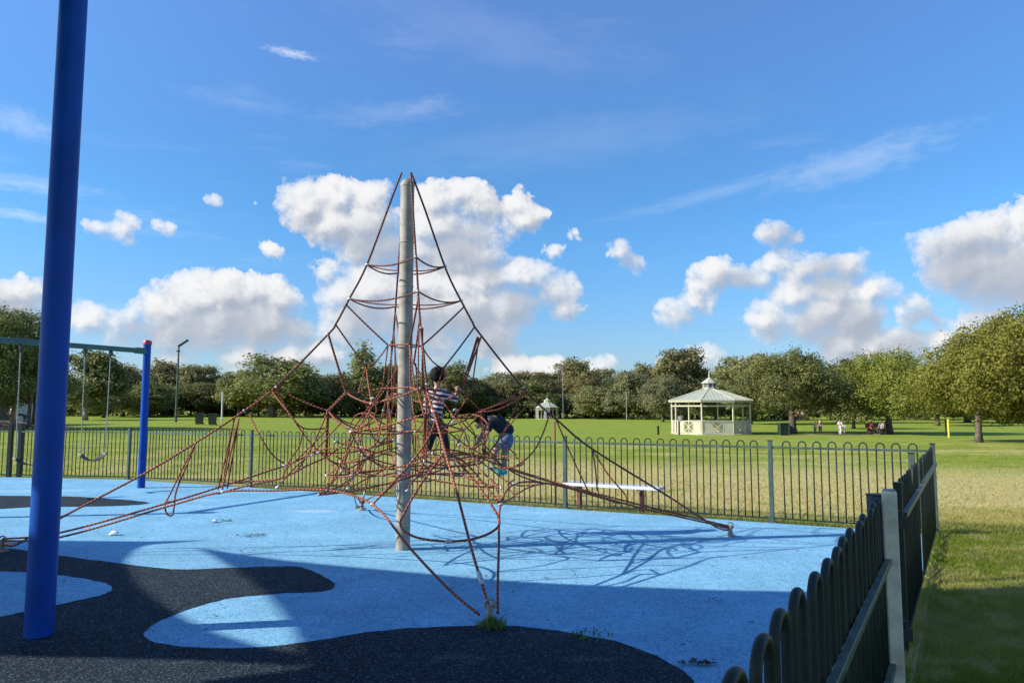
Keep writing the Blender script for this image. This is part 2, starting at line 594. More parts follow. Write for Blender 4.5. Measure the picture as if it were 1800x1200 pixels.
m_lawn, q, b, o = mat_new('turf')
c = q.coord('Object')
col, n3 = lawn_nodes(q, c)
for (px, py, z, rx, ry, k) in ((1440, 764, -0.4, 3.6, 1.4, 0.9), (1510, 762, -0.4, 3.0, 1.6, 0.8), (1790, 775, -0.4, 3.0, 0.9, 0.8), (1720, 783, -0.4, 1.6, 0.6, 0.7), (1760, 975, 0, 0.6, 0.5, 0.7),
                               (1800, 1015, 0, 0.5, 0.25, 0.8), (1300, 768, -0.4, 4.0, 0.7, 0.6)):
    col = q.mix(q.m('MULTIPLY', spot(q, c, at(px, py, z), rx, ry), k), col, (0.33, 0.255, 0.17))
q.put(b.inputs['Base Color'], col)
b.inputs['Roughness'].default_value = 0.95
b.inputs['Specular IOR Level'].default_value = 0.1
bp = q.new('ShaderNodeBump')
bp.inputs['Strength'].default_value = 0.8
bp.inputs['Distance'].default_value = 0.04
q.put(bp.inputs['Height'], q.noise(c, 26.0, 5, 0.7))
q.put(b.inputs['Normal'], bp.outputs[0])


def leafy(name, c0, c1, c2=None, trans=0.45):
    """Leaves: tone from each cluster's own 'tint', some light passes through."""
    m = bpy.data.materials.new(name)
    m.use_nodes = True
    q = NT(m.node_tree)
    at_ = q.new('ShaderNodeAttribute', attribute_name='tint')
    f = at_.outputs['Fac']
    col = q.mix(f, c0, c1)
    if c2:
        col = q.mix(q.step(f, 0.78, 1.0, 0, 0.8), col, c2)
    oi = q.new('ShaderNodeObjectInfo')
    hs = q.new('ShaderNodeHueSaturation')
    q.put(hs.inputs['Hue'], q.m('MULTIPLY_ADD', oi.outputs['Random'], 0.03, 0.485))
    q.put(hs.inputs['Value'], q.m('MULTIPLY_ADD', oi.outputs['Random'], 0.4, 1.2))
    q.put(hs.inputs['Color'], col)
    d = q.new('ShaderNodeBsdfPrincipled')
    q.put(d.inputs['Base Color'], hs.outputs[0])
    d.inputs['Roughness'].default_value = 0.6
    d.inputs['Specular IOR Level'].default_value = 0.25
    t = q.new('ShaderNodeBsdfTranslucent')
    q.put(t.inputs[0], hs.outputs[0])
    mx = q.new('ShaderNodeMixShader')
    mx.inputs[0].default_value = trans
    q.t.links.new(d.outputs[0], mx.inputs[1])
    q.t.links.new(t.outputs[0], mx.inputs[2])
    o = q.new('ShaderNodeOutputMaterial')
    q.t.links.new(mx.outputs[0], o.inputs[0])
    return m


m_grass = bpy.data.materials.new('grass_blades')
m_grass.use_nodes = True
q = NT(m_grass.node_tree)
c = q.coord('Object')
col, n3 = lawn_nodes(q, c)
at_ = q.new('ShaderNodeAttribute', attribute_name='tint')
col = q.mix(q.m('MULTIPLY', at_.outputs['Fac'], 0.45), col, (0.22, 0.30, 0.05))
dd = q.new('ShaderNodeBsdfDiffuse')
q.put(dd.inputs[0], col)
tt = q.new('ShaderNodeBsdfTranslucent')
q.put(tt.inputs[0], col)
mx = q.new('ShaderNodeMixShader')
mx.inputs[0].default_value = 0.4
q.t.links.new(dd.outputs[0], mx.inputs[1])
q.t.links.new(tt.outputs[0], mx.inputs[2])
oo = q.new('ShaderNodeOutputMaterial')
q.t.links.new(mx.outputs[0], oo.inputs[0])

LEAF = {
    'olive': leafy('olive_leaves', (0.118, 0.120, 0.046), (0.240, 0.225, 0.090), (0.29, 0.235, 0.12)),
    'dark': leafy('dark_leaves', (0.074, 0.086, 0.028), (0.165, 0.172, 0.054)),
    'mid': leafy('green_leaves', (0.095, 0.106, 0.034), (0.210, 0.212, 0.068), (0.25, 0.22, 0.08)),
    'yellow': leafy('yellow_green_leaves', (0.105, 0.118, 0.020), (0.250, 0.248, 0.044), (0.34, 0.28, 0.065)),
    'grey': leafy('grey_green_leaves', (0.112, 0.122, 0.056), (0.240, 0.240, 0.115), (0.30, 0.28, 0.16)),
    'rust': leafy('tawny_leaves', (0.095, 0.092, 0.034), (0.225, 0.185, 0.070), (0.31, 0.21, 0.10)),
    'weed': leafy('weed_leaves', (0.05, 0.10, 0.02), (0.13, 0.19, 0.04)),
}
m_bark = simple('bark', (0.11, 0.085, 0.065), 0.9, var=0.45, scale=5, bump=0.8, dirt=(0.04, 0.03, 0.025))
m_bark_pale = simple('pale_bark', (0.30, 0.25, 0.19), 0.9, var=0.35, scale=4, bump=0.6, dirt=(0.12, 0.09, 0.07))
m_paint_green = simple('dark_green_paint', (0.016, 0.025, 0.020), 0.5, var=0.3, scale=20, dirt=(0.045, 0.05, 0.034), bump=0.1, spec=0.3)
m_rail_green = simple('skylit_green_paint', (0.055, 0.085, 0.060), 0.45, var=0.3, scale=9, dirt=(0.15, 0.15, 0.09), bump=0.1)  # fence paint paled on rails for reflected sky light; bin trim and lamp reuse it
m_post_green = simple('grey_green_paint', (0.050, 0.080, 0.070), 0.45, var=0.2, scale=9, dirt=(0.10, 0.115, 0.09))
m_pale_post = simple('pale_weathered_paint', (0.62, 0.585, 0.41), 0.6, var=0.2, scale=7, dirt=(0.21, 0.205, 0.12), bump=0.2)
m_slate = simple('slate_paint', (0.030, 0.034, 0.048), 0.5, var=0.25, scale=12)
m_blue_paint = simple('blue_gloss_paint', (0.0015, 0.060, 0.335), 0.45, var=0.2, scale=2.2, bump=0.14, dirt=(0.008, 0.085, 0.31), spec=0.2)
m_red_paint = simple('red_plastic', (0.50, 0.03, 0.06), 0.4, var=0.1)
m_teal_paint = simple('sea_green_paint', (0.045, 0.125, 0.105), 0.45, var=0.2, dirt=(0.10, 0.16, 0.14))
m_galv = simple('galvanised_steel', (0.31, 0.29, 0.245), 0.65, metal=0.1, var=0.3, scale=6, dirt=(0.15, 0.115, 0.08), bump=0.2, spec=0.3)
m_chain = simple('chain_steel', (0.33, 0.33, 0.34), 0.4, metal=0.7, var=0.3, scale=60)
m_clamp = simple('aluminium_clamp', (0.50, 0.48, 0.47), 0.45, metal=0.4, var=0.2, scale=60)
m_black = simple('black_rubber', (0.02, 0.02, 0.022), 0.6, var=0.3)
m_white = simple('white_paint', (0.58, 0.58, 0.56), 0.5, var=0.1, dirt=(0.5, 0.48, 0.44))
m_cream = simple('cream_paint', (0.52, 0.49, 0.35), 0.55, var=0.08, scale=3, dirt=(0.52, 0.48, 0.34))
m_roof = simple('pale_green_roof', (0.405, 0.415, 0.325), 0.6, var=0.08, scale=2, dirt=(0.35, 0.38, 0.29), spec=0.3)
m_roof2 = simple('white_green_roof', (0.47, 0.46, 0.38), 0.6, var=0.08, scale=2)
m_redbrown = simple('red_brown_paint', (0.20, 0.055, 0.05), 0.5, var=0.25, scale=12)
m_brown = simple('brown_timber', (0.13, 0.075, 0.05), 0.8, var=0.3, scale=12)
m_bin = simple('dark_green_plastic', (0.010, 0.024, 0.018), 0.5, var=0.2)
m_binlid = simple('black_plastic', (0.02, 0.022, 0.025), 0.5, var=0.2)
m_yellow = simple('yellow_paint', (0.62, 0.55, 0.06), 0.5, var=0.1)
m_sail = simple('shade_cloth', (0.10, 0.12, 0.22), 0.8, var=0.15, scale=4)
m_glass = simple('dark_louvre', (0.10, 0.11, 0.11), 0.3, var=0.2)
m_mulch = simple('bark_mulch', (0.17, 0.11, 0.065), 0.95, var=0.5, scale=8, bump=0.9, dirt=(0.07, 0.045, 0.03))
m_wall = simple('pale_wall', (0.52, 0.52, 0.50), 0.7, var=0.08, scale=1)
m_litter = simple('dead_leaf', (0.07, 0.05, 0.035), 0.8, var=0.5, scale=40)
m_paper = simple('white_paper', (0.75, 0.76, 0.74), 0.7, var=0.1, scale=40)
m_tealbag = simple('pale_green_wrapper', (0.28, 0.62, 0.58), 0.5, var=0.15, scale=30)
m_soil = simple('soil', (0.09, 0.065, 0.045), 0.95, var=0.4, scale=30, bump=0.6)

# two-strand twisted rope: dark strand and red strand wind round each other
def rope_mat(name, r0, r1, dk):
    m, q, b, o = mat_new(name)
    uvn = q.new('ShaderNodeUVMap')
    ux, uy, uz = q.sep(uvn.outputs[0])
    tw = q.m('FRACT', q.m('MULTIPLY_ADD', uy, 23.0, q.m('MULTIPLY', ux, 1.0)))
    tri = q.m('ABSOLUTE', q.m('MULTIPLY_ADD', tw, 2.0, -1.0))
    c = q.coord('Object')
    wear = q.noise(c, 3.0, 4, 0.6)
    redc = q.mix(q.step(wear, 0.35, 0.7), r0, r1)
    col = q.mix(q.step(tri, 0.50, 0.75), redc, dk)
    q.put(b.inputs['Base Color'], col)
    b.inputs['Roughness'].default_value = 0.75
    bp = q.new('ShaderNodeBump')
    bp.inputs['Strength'].default_value = 0.8
    bp.inputs['Distance'].default_value = 0.006
    q.put(bp.inputs['Height'], tri)
    q.put(b.inputs['Normal'], bp.outputs[0])
    return m


m_rope = rope_mat('twisted_rope', (0.30, 0.062, 0.026), (0.43, 0.140, 0.062), (0.085, 0.026, 0.017))
m_rope_dark = rope_mat('dark_twisted_rope', (0.150, 0.036, 0.020), (0.24, 0.072, 0.040), (0.022, 0.012, 0.011))

# ------------------------------------------------------------------ ground
def S01(t):
    t = max(0.0, min(1.0, t))
    return t * t * (3 - 2 * t)


def gz(x, y):
    """Height of the turf: level round the playground, dipping gently beyond it."""
    return -0.42 * S01((y - 19) / 34) * S01((x + 32) / 26)


def on(px, py, y):
    """A place on the turf at depth y in the column px."""
    p = atd(px, py, y)
    return Vector((p.x, y, gz(p.x, y)))


def build_lawn():
    xs = sorted(set([-700, -500, -350, -250] + list(range(-200, 201, 10)) + list(range(-40, 61, 4)) + [250, 350, 500, 700]))
    ys = sorted(set([-60, -40, -20] + list(range(-10, 81, 4)) + list(range(80, 261, 15)) + [300, 400, 600, 900]))
    vs, fs = [], []
    for yv in ys:
        for xv in xs:
            vs.append((xv, yv, gz(xv, yv) - 0.02))
    n = len(xs)
    for j in range(len(ys) - 1):
        for i in range(n - 1):
            fs.append((j * n + i, j * n + i + 1, (j + 1) * n + i + 1, (j + 1) * n + i))
    o = MB().add(vs, fs).build('lawn', m_lawn, smooth=True)
    tag(o, kind='structure')


build_lawn()

# fence line on the ground
C0 = Vector((5.42, 9.62, 0))                                   # corner of the two fences
P1 = C0 + Vector((-0.887, 0.4617, 0)) * 12.1
P2_ = Vector((at(225, 842).x, at(225, 842).y, 0))
P3 = Vector((at(24, 838).x, at(24, 838).y, 0))
P4 = P3 + (P3 - P2_) * 2.2
GP = Vector((2.325, 4.60, 0))                                   # pale post by the gate
RD = (C0 - GP).normalized()


def rline(y):
    if y < GP.y:                                               # the gate hangs a touch off the line of the fence
        return GP + Vector((0.600, 1.0, 0)) * (y - GP.y)
    return GP + RD * ((y - GP.y) / RD.y)


edge = 0.03
rub = [rline(-4) , rline(4.6), C0 + Vector((0.0, -0.05, 0)), P1 + Vector((0, -0.06, 0)), P2_ + Vector((0, -0.06, 0)), P3 + Vector((0, -0.06, 0)), P4, Vector((-26, 18, 0)), Vector((-26, -4, 0))]
o = MB().prism([(p.x - edge, p.y) for p in rub][::-1], -0.04, 0.0).build('playground_surface', m_blue)
tag(o, kind='structure')


def closed_curve(pts, seg=7):
    n = len(pts)
    P = [Vector(p) for p in pts]
    out = []
    for i in range(n):
        p0, p1, p2, p3 = P[i - 1], P[i], P[(i + 1) % n], P[(i + 2) % n]
        for k in range(seg):
            t = k / seg
            out.append(0.5 * ((2 * p1) + (p2 - p0) * t + (2 * p0 - 5 * p1 + 4 * p2 - p3) * t * t + (3 * p1 - p0 - 3 * p2 + p3) * t ** 3))
    return out


def flat_shape(name, mat, pts, z, kind='structure'):
    from mathutils.geometry import tessellate_polygon
    rr = random.Random(5)
    pts = [Vector((p.x + rr.uniform(-0.008, 0.008), p.y + rr.uniform(-0.012, 0.012), z)) for p in pts]
    tris = tessellate_polygon([pts])
    fs = []
    for t in tris:
        a, b_, c_ = [pts[k] for k in t]
        fs.append(tuple(t) if (b_ - a).cross(c_ - a).z > 0 else tuple(t)[::-1])
    o = MB().add(pts, fs).build(name, mat)
    return tag(o, kind=kind)


# dark swirl in the rubber, as poured
swirl = [(-260, 950), (-120, 955), (0, 962), (105, 976), (200, 989), (300, 1000), (400, 998), (480, 995), (530, 997), (562, 1010), (588, 1026), (574, 1038), (500, 1042),
         (430, 1048), (380, 1056), (325, 1073), (282, 1090), (257, 1107), (252, 1118), (272, 1129), (325, 1137), (400, 1140), (480, 1136), (560, 1125), (640, 1112),
         (720, 1104), (800, 1100), (862, 1099), (930, 1102), (1000, 1112), (1080, 1127), (1140, 1147), (1190, 1173), (1222, 1205), (1235, 1290)]
sw = [at(*p) for p in swirl]
tail = [Vector((0.5, 2.4, 0)), Vector((-1.5, 1.9, 0)), Vector((-4.5, 2.6, 0)), Vector((-7.5, 5.0, 0)), Vector((-9.2, 7.6, 0))]
flat_shape('dark_playground_surface', m_dark, smooth_path(sw, 4) + tail, 0.004)
isl = [(-150, 985), (-60, 998), (0, 1005), (60, 1008), (130, 1015), (180, 1025), (197, 1035), (180, 1046), (120, 1060), (60, 1072), (0, 1085), (-80, 1100), (-220, 1110), (-300, 1060), (-260, 1000)]
flat_shape('playground_surface', m_blue, closed_curve([at(*p) for p in isl]), 0.008)
far_isl = [(-140, 868), (0, 871), (110, 872), (190, 876), (240, 880), (262, 884), (225, 888), (150, 890), (60, 891), (0, 894), (-150, 900), (-240, 885)]
flat_shape('dark_playground_surface', m_dark, closed_curve([at(*p) for p in far_isl]), 0.004)

# ------------------------------------------------------------------ fences
TOP = 1.13


def hoop_mesh(name, w, top, r, z0=0.05, seg=8, n=6):
    rad = w / 2
    pts = [(-rad, 0, z0)] + [(-rad, 0, z0 + (top - rad - z0) * 0.5)]
    for i in range(seg + 1):
        a = PI - PI * i / seg
        pts.append((rad * math.cos(a), 0, top - rad + rad * math.sin(a)))
    pts += [(rad, 0, z0 + (top - rad - z0) * 0.5), (rad, 0, z0)]
    return MB().tube(pts, r, n).mesh(name, m_paint_green, None, True)


hoop_far = hoop_mesh('hoop', 0.097, TOP, 0.0095)
hoop_mid = hoop_mesh('hoop', 0.12, 1.10, 0.0095, n=8)
hoop_gate = hoop_mesh('hoop', 0.135, 1.075, 0.0145, z0=0.09, seg=12, n=10)


def put_hoop(me, p, d, parent, jit=0.0):
    o = bpy.data.objects.new('hoop', me)
    COL.objects.link(o)
    o.parent = parent
    mi = world_of(parent).inverted()
    o.location = mi @ Vector(p)
    o.rotation_euler = (random.uniform(-jit, jit), random.uniform(-jit, jit), math.atan2(d.y, d.x))
    return o


def fence_post(p, d, parent, h, w=0.055, mat=None):
    o = MB().box((p.x, p.y, h / 2), (w, w, h), math.atan2(d.y, d.x)).build('post', mat or m_post_green, parent, bevel=0.006)
    MB().box((p.x, p.y, h + 0.006), (w + 0.008, w + 0.008, 0.012), math.atan2(d.y, d.x)).build('cap', m_paint_green, o)
    MB().box((p.x, p.y, 0.008), (w + 0.07, w + 0.07, 0.012), math.atan2(d.y, d.x)).build('foot_plate', m_post_green, o)
    return o


def fence_run(root, a, b, hoop, pitch, rail_z, low_z, skip_ends=0.07, rail=(0.03, 0.03), mat=None, inset=0.0, rail_off=0.0):
    d = (b - a)
    L = d.length
    d.normalize()
    z = Vector((0, 0, 1))
    sr_ = Vector((d.y, -d.x, 0)) * rail_off
    MB().bar(a + z * rail_z + sr_, b + z * rail_z + sr_, rail[0], rail[1]).build('rail', mat or m_rail_green, root)
    MB().bar(a + z * low_z, b + z * low_z, rail[0] * 0.7, rail[1] * 0.6).build('rail', m_paint_green, root)
    sidev = Vector((d.y, -d.x, 0)) * inset
    n = int((L - 2 * skip_ends) / pitch)
    off = (L - (n - 1) * pitch) / 2
    for i in range(n):
        put_hoop(hoop, a + d * (off + i * pitch) + sidev, d, root, 0.008)


random.seed(3)
bd = (P1 - C0).normalized()
back_fence = thing('hoop_top_fence', 'long dark green hoop top fence running behind the climbing net to the corner', 'fence', C0)
ts = [0.0, 2.0, 5.15, 8.45, 12.1]
for i, t in enumerate(ts):
    fence_post(C0 + bd * t, bd, back_fence, 1.13, 0.06)
    if i:
        fence_run(back_fence, C0 + bd * ts[i - 1] + bd * 0.03, C0 + bd * t - bd * 0.03, hoop_far, 0.194, 1.04, 0.06)
left_fence = thing('hoop_top_fence', 'hoop top fence behind the swings with a paired dark gateway post', 'fence', P2_)
ld = (P2_ - P1).normalized()
fence_run(left_fence, P1 + ld * 0.04, P2_, hoop_far, 0.2, 1.04, 0.06)
fence_post(P2_, ld, left_fence, 1.13, 0.06)
ld2 = (P3 - P2_).normalized()
fence_run(left_fence, P2_ + ld2 * 0.03, P3, hoop_far, 0.2, 1.04, 0.06)
ld3 = (P4 - P3).normalized()
gpA, gpB = Vector((*at(15, 838).xy, 0)), Vector((*at(33, 838).xy, 0))
for p_ in (gpA, gpB):
    MB().box((p_.x, p_.y, 0.62), (0.09, 0.09, 1.24)).build('post', m_paint_green, left_fence, bevel=0.006)
fence_run(left_fence, gpA - ld3 * -0.05, P4, hoop_far, 0.2, 1.04, 0.06)

right_fence = thing('hoop_top_fence', 'dark hoop top fence seen nearly end on between the lawn and the blue rubber', 'fence', rline(5.0))
side_r = Vector((RD.y, -RD.x, 0))
q0, q1, q2 = rline(5.02), rline(6.96), C0
fence_post(q0, RD, right_fence, 1.09, 0.05, m_paint_green)
fence_post(q1 - side_r * 0.05, RD, right_fence, 1.17, 0.05)
fence_run(right_fence, q0 + RD * 0.03, q1 - RD * 0.03, hoop_mid, 0.19, 0.885, 0.07, rail=(0.035, 0.035), rail_off=0.03)
fence_run(right_fence, q1 + RD * 0.03, q2 - RD * 0.05, hoop_mid, 0.19, 0.885, 0.07, rail=(0.035, 0.035), rail_off=0.03)

gate = thing('hoop_top_gate', 'dark hoop top gate panel nearest the camera with a pale green rail', 'gate', rline(2.4))
side = Vector((RD.y, -RD.x, 0))
ga, gb = rline(0.9) - side * 0.038, rline(4.36) - side * 0.038
MB().bar(ga + Vector((0, 0, 0.72)) + side * 0.03, gb + Vector((0, 0, 0.72)) + side * 0.03, 0.035, 0.035).build('rail', m_rail_green, gate, bevel=0.004)
MB().bar(ga + Vector((0, 0, 0.14)) + side * 0.03, gb + Vector((0, 0, 0.14)) + side * 0.03, 0.035, 0.035).build('rail', m_rail_green, gate, bevel=0.004)
for i in range(14):
    p_ = rline(1.50 + 0.213 * i) - side * 0.038
    if p_.y < 4.34:
        put_hoop(hoop_gate, p_, RD, gate, 0.008)
MB().box((gb.x + side.x * 0.03, gb.y + side.y * 0.03, 0.43), (0.035, 0.035, 0.68), math.atan2(RD.y, RD.x)).build('end_stile', m_paint_green, gate, bevel=0.004)

# latch post (slate) and the pale hinge post beside it
lp = at(1543, 1100, 0.30)
lp = rline(4.52) - side * 0.075
t = thing('latch_post', 'slate coloured square post with open top beside the pale gate post', 'post', (lp.x, lp.y, 0))
rz = math.atan2(RD.y, RD.x)
MB().box((lp.x, lp.y, 0.535), (0.085, 0.085, 1.07), 0.06).build('shaft', m_slate, t, bevel=0.006)
MB().box((lp.x, lp.y, 1.073), (0.088, 0.088, 0.01), 0.06).build('cap', m_paint_green, t)
MB().box((lp.x + 0.02, lp.y - 0.055, 0.80), (0.05, 0.03, 0.16), 0.06).build('latch', m_binlid, t, bevel=0.004)
gp = GP - RD * 0.27 + side * 0.012
t = thing('gate_post', 'pale cream green square gate post with weathered paint', 'post', (gp.x, gp.y, 0))
MB().box((gp.x, gp.y, 0.56), (0.080, 0.080, 1.12), 0.02 - 0.47).build('shaft', m_pale_post, t, bevel=0.012)
MB().box((gp.x, gp.y, 1.122), (0.064, 0.064, 0.012), 0.02 - 0.47).build('cap', m_galv, t, bevel=0.004)
for zz in (0.93, 0.30):
    h_ = MB().box((gp.x + 0.075, gp.y + 0.03, zz), (0.055, 0.05, 0.07), 0.1)
    h_.cyl((gp.x + 0.085, gp.y + 0.05, zz - 0.07), (gp.x + 0.085, gp.y + 0.05, zz + 0.07), 0.014, n=8)
    h_.build('hinge', m_black, t)

k0, k1 = rline(0.5) + side * 0.025, rline(9.55) + side * 0.045
o = MB().bar(k0 + Vector((0, 0, -0.02)), k1 + Vector((0, 0, -0.02)), 0.022, 0.05).build('kerb', m_galv)
tag(o, kind='structure')

# steel stake by the fence behind the bench
sp = at(977, 890)
t = tag(MB().cyl((sp.x, sp.y, 0), (sp.x - 0.01, sp.y, 1.36), 0.017, 0.014, 8).ball((sp.x - 0.01, sp.y, 1.365), 0.019, 8, 5).build('stake', m_redbrown),
        'thin dark red steel stake taller than the fence behind it', 'stake')

# ------------------------------------------------------------------ blue post with the shade sails
bp_ = at(68, 1116)
POST = Vector((bp_.x, bp_.y, 0))
t = thing('shade_sail_post', 'thick glossy blue steel post standing in the dark rubber, nearest the camera', 'post', POST)
MB().tube([(POST.x, POST.y, z_) for z_ in (0.0, 1.2, 2.6, 3.9, 4.95)], 0.094, 28).build('shaft', m_blue_paint, t, smooth='auto')
MB().lathe((POST.x, POST.y, 4.95), [(0.1, 0), (0.1, 0.03), (0.07, 0.06), (0.02, 0.08)], 24).build('cap', m_red_paint, t, smooth='auto')

SHIFT = Vector((math.sin(SUN_AZ), math.cos(SUN_AZ), 0)) / math.tan(SUN_EL)   # towards the sun per metre of height


def sail(pts, z, label):
    """A shade cloth stretched above the playground; pts lie on the ground where its shade falls."""
    P = [Vector((p.x, p.y, 0)) + SHIFT * z for p in pts]
    root = thing('shade_sail', label, 'shade sail', (P[0].x, P[0].y, z), 'shade sails over the playground')
    from mathutils.geometry import tessellate_polygon
    P = [Vector((p.x, p.y, z)) for p in P]
    tri = tessellate_polygon([P])
    n = len(P)
    lo = [p - Vector((0, 0, 0.006)) for p in P]
    fs = [tuple(t_) for t_ in tri] + [tuple(n + k for k in t_[::-1]) for t_ in tri] + [(i, (i + 1) % n, n + (i + 1) % n, n + i) for i in range(n)]
    MB().add(P + lo, fs).build('cloth', m_sail, root)
    return root


low_edge = [at(*p) for p in ((533, 1172), (467, 1167), (333, 1160), (0, 1153))]
sA = [at(*p) for p in ((-500, 946), (-200, 948), (0, 949), (150, 950), (260, 951), (370, 949), (300, 954), (262, 957), (240, 965), (222, 985), (232, 1005), (247, 1030), (283, 1057), (333, 1090),
                       (400, 1117), (460, 1135), (528, 1150))] + low_edge + [Vector((-6.0, 4.75, 0)), Vector((-9.5, 5.0, 0)), Vector((-13, 6.0, 0))]
sail(sA, 4.4, 'dark blue shade sail over the swings with a hollow curved edge')
corner = Vector((POST.x, POST.y, 0)) - SHIFT * 4.8
sB = [at(*p) for p in ((345, 961), (420, 973), (500, 984), (600, 994), (700, 1003), (800, 1012), (890, 1020), (1000, 1026), (1100, 1030), (1250, 1036), (1410, 1039), (1640, 1035), (1800, 1031))] + \
     [corner, Vector((5.6, 5.0, 0)), Vector((7.2, 1.5, 0)), Vector((8.5, -5.5, 0)), Vector((3.0, -4.6, 0)), Vector((-2.6, -5.5, 0)), Vector((-2.2, 0.0, 0)), Vector((-1.75, 3.2, 0))] + \
     [at(*p) for p in ((350, 1199), (450, 1186), (540, 1174), (530, 1137), (510, 1095), (493, 1073), (467, 1042), (440, 1018), (405, 995), (370, 974))]
sail(sB, 4.8, 'dark blue shade sail stretched from the blue post over the front of the playground')  # unseen rear part behind the camera is added to block sky light

# ------------------------------------------------------------------ climbing net
MAST = at(708, 965)
MAST.z = 0
ANCH = {'L': at(3, 969), 'F': at(861, 1093), 'R': at(1284, 942), 'B': at(636, 896)}
NETD = {k: (Vector((v.x, v.y, 0)) - MAST).normalized() for k, v in ANCH.items()}
ANR = {k: (Vector((v.x, v.y, 0)) - MAST).length for k, v in ANCH.items()}


def onp(px, py, k):
    """Point of the vertical plane mast-anchor k seen at a pixel."""
    d = ray(px, py)
    a = NETD[k]
    t_ = (MAST.x * a.y - MAST.y * a.x) / (d.x * a.y - d.y * a.x)
    return Vector((d.x * t_, d.y * t_, EYE + d.z * t_))


net = thing('climbing_net', 'pyramid climbing net of red and black twisted ropes on a galvanised mast', 'climbing frame', MAST)
MTOP = 4.27
MB().tube([(MAST.x, MAST.y, z_) for z_ in (0, 1.4, 2.8, MTOP - 0.07)], 0.082, 24).build('mast', m_galv, net, smooth='auto')
mast_o = [o for o in net.children if o.name.startswith('mast')][0]
MB().lathe((MAST.x, MAST.y, MTOP - 0.07), [(0.086, 0), (0.086, 0.03), (0.07, 0.065), (0.04, 0.09), (0.0105, 0.1)], 20).build('cap', m_galv, mast_o, smooth='auto')
for z_ in (3.52, 3.30, 3.0, 1.38, 1.12):
    MB().lathe((MAST.x, MAST.y, z_), [(0.085, 0), (0.088, 0.01), (0.085, 0.02)], 20).build('band', m_galv, mast_o, smooth='auto')

rope_no = [0]
rrnd = random.Random(11)


def rope(pts, r=0.0095, smooth=True, n=6, mat=None):
    P = smooth_path(pts, 5) if smooth and len(pts) > 2 else [Vector(p) for p in pts]
    rope_no[0] += 1
    r = r * 0.97
    return MB().tube(P, r, n).build('rope', mat or m_rope, net, smooth=True)


def clamp(p, d=(0, 0, 1), r=0.020, L=0.06):
    r, L = r * 0.8, L * 0.8
    d = Vector(d).normalized()
    p = Vector(p)
    MB().tube([p - d * L / 2, p - d * L * 0.3, p + d * L * 0.3, p + d * L / 2], [r * 0.7, r, r, r * 0.7], 8).build('clamp', m_clamp, net, smooth=True)


# the four guy ropes
gL = [onp(x, y, 'L') for x, y in ((706, 304), (690, 345), (645, 465), (614, 525), (590, 570), (577, 587), (485, 680), (429, 722), (345, 777), (250, 834), (110, 908), (28, 957))] + [Vector((*ANCH['L'].xy, 0.10))]
gR = [onp(x, y, 'R') for x, y in ((723, 304), (748, 371), (785, 476), (815, 537), (830, 565), (843, 586), (925, 688), (985, 743), (1040, 788), (1175, 872), (1258, 925))] + [Vector((*ANCH['R'].xy, 0.08))]
gF = [onp(x, y, 'F') for x, y in ((722, 304), (728, 400), (733, 478), (737, 545), (741, 590), (745, 625), (752, 690), (766, 735), (782, 792), (806, 876), (832, 975))] + [Vector((*ANCH['F'].xy, 0.10))]
# the rear guy mirrors the front one
def polar(k, r_, z_):
    p = MAST + NETD[k] * r_
    return Vector((p.x, p.y, z_))
gB = [polar('B', (Vector((p.x, p.y, 0)) - MAST).length * ANR['B'] / ANR['F'], p.z) for p in gF]
for g in (gL, gR, gF, gB):
    P_ = smooth_path(g, 5)
    cut = 5 * 6 if g is not gR else 5 * 9
    rope(P_[:cut + 1], 0.0125, False, 7, m_rope_dark)
    rope(P_[cut:], 0.0125, False, 7)
    clamp(g[-2].lerp(g[-1], 0.45), g[-1] - g[-2], 0.026, 0.16)


def guy_at(g, z_):
    for a, b_ in zip(g[:-1], g[1:]):
        if (a.z - z_) * (b_.z - z_) <= 0 and a.z != b_.z:
            return a.lerp(b_, (a.z - z_) / (a.z - b_.z))
    return g[-1]


G = {'L': gL, 'R': gR, 'F': gF, 'B': gB}
ORD = ['L', 'F', 'R', 'B']
# anchor fittings
for k in ORD:
    a = ANCH[k]
    m_ = MB().lathe((a.x, a.y, 0), [(0.07, 0), (0.07, 0.012), (0.03, 0.03), (0.024, 0.10), (0.03, 0.13)], 12)
    m_.tube([(a.x + 0.04 * math.cos(t_), a.y, 0.13 + 0.04 * math.sin(t_)) for t_ in [i * PI / 6 for i in range(12)]], 0.009, 6, closed=True)
    m_.build('anchor', m_galv, net, smooth='auto')

# two horizontal rings high up, slightly slack, doubled towards the viewer
for z_, sl in ((gL[2].z, 0.05), (gL[3].z, 0.06)):
    c4 = [guy_at(G[k], z_) for k in ORD]
    for i in range(4):
        a, b_ = c4[i], c4[(i + 1) % 4]
        rope(sag(a, b_, sl), 0.010, mat=m_rope_dark)
        clamp(a, b_ - a, 0.017, 0.05)
    # short tails that tie the ring to the mast
    for i in (0, 2):
        rope(sag(c4[i], MAST + Vector((0, 0, z_ - 0.06)) + (c4[i] - MAST).normalized() * 0.0, 0.03, 5), 0.007)

sag_full = sag


def sag(a, b, s_, n=8):
    return sag_full(a, b, s_ * 0.5, n)


# ---- inner net: nodes on rings round the mast
ang = {k: math.atan2(NETD[k].y, NETD[k].x) for k in ORD}
KK = {'L': 1.0, 'R': 1.0, 'F': 1.12, 'B': 1.12}


def node(k, r_, z_, j=0.03):
    if len(k) == 1:
        p = MAST + NETD[k] * r_ * KK[k]
    else:
        dd = (NETD[k[0]] + NETD[k[1]]).normalized()
        p = MAST + dd * r_
    return Vector((p.x + rrnd.uniform(-j, j), p.y + rrnd.uniform(-j, j), z_ + rrnd.uniform(-j, j)))


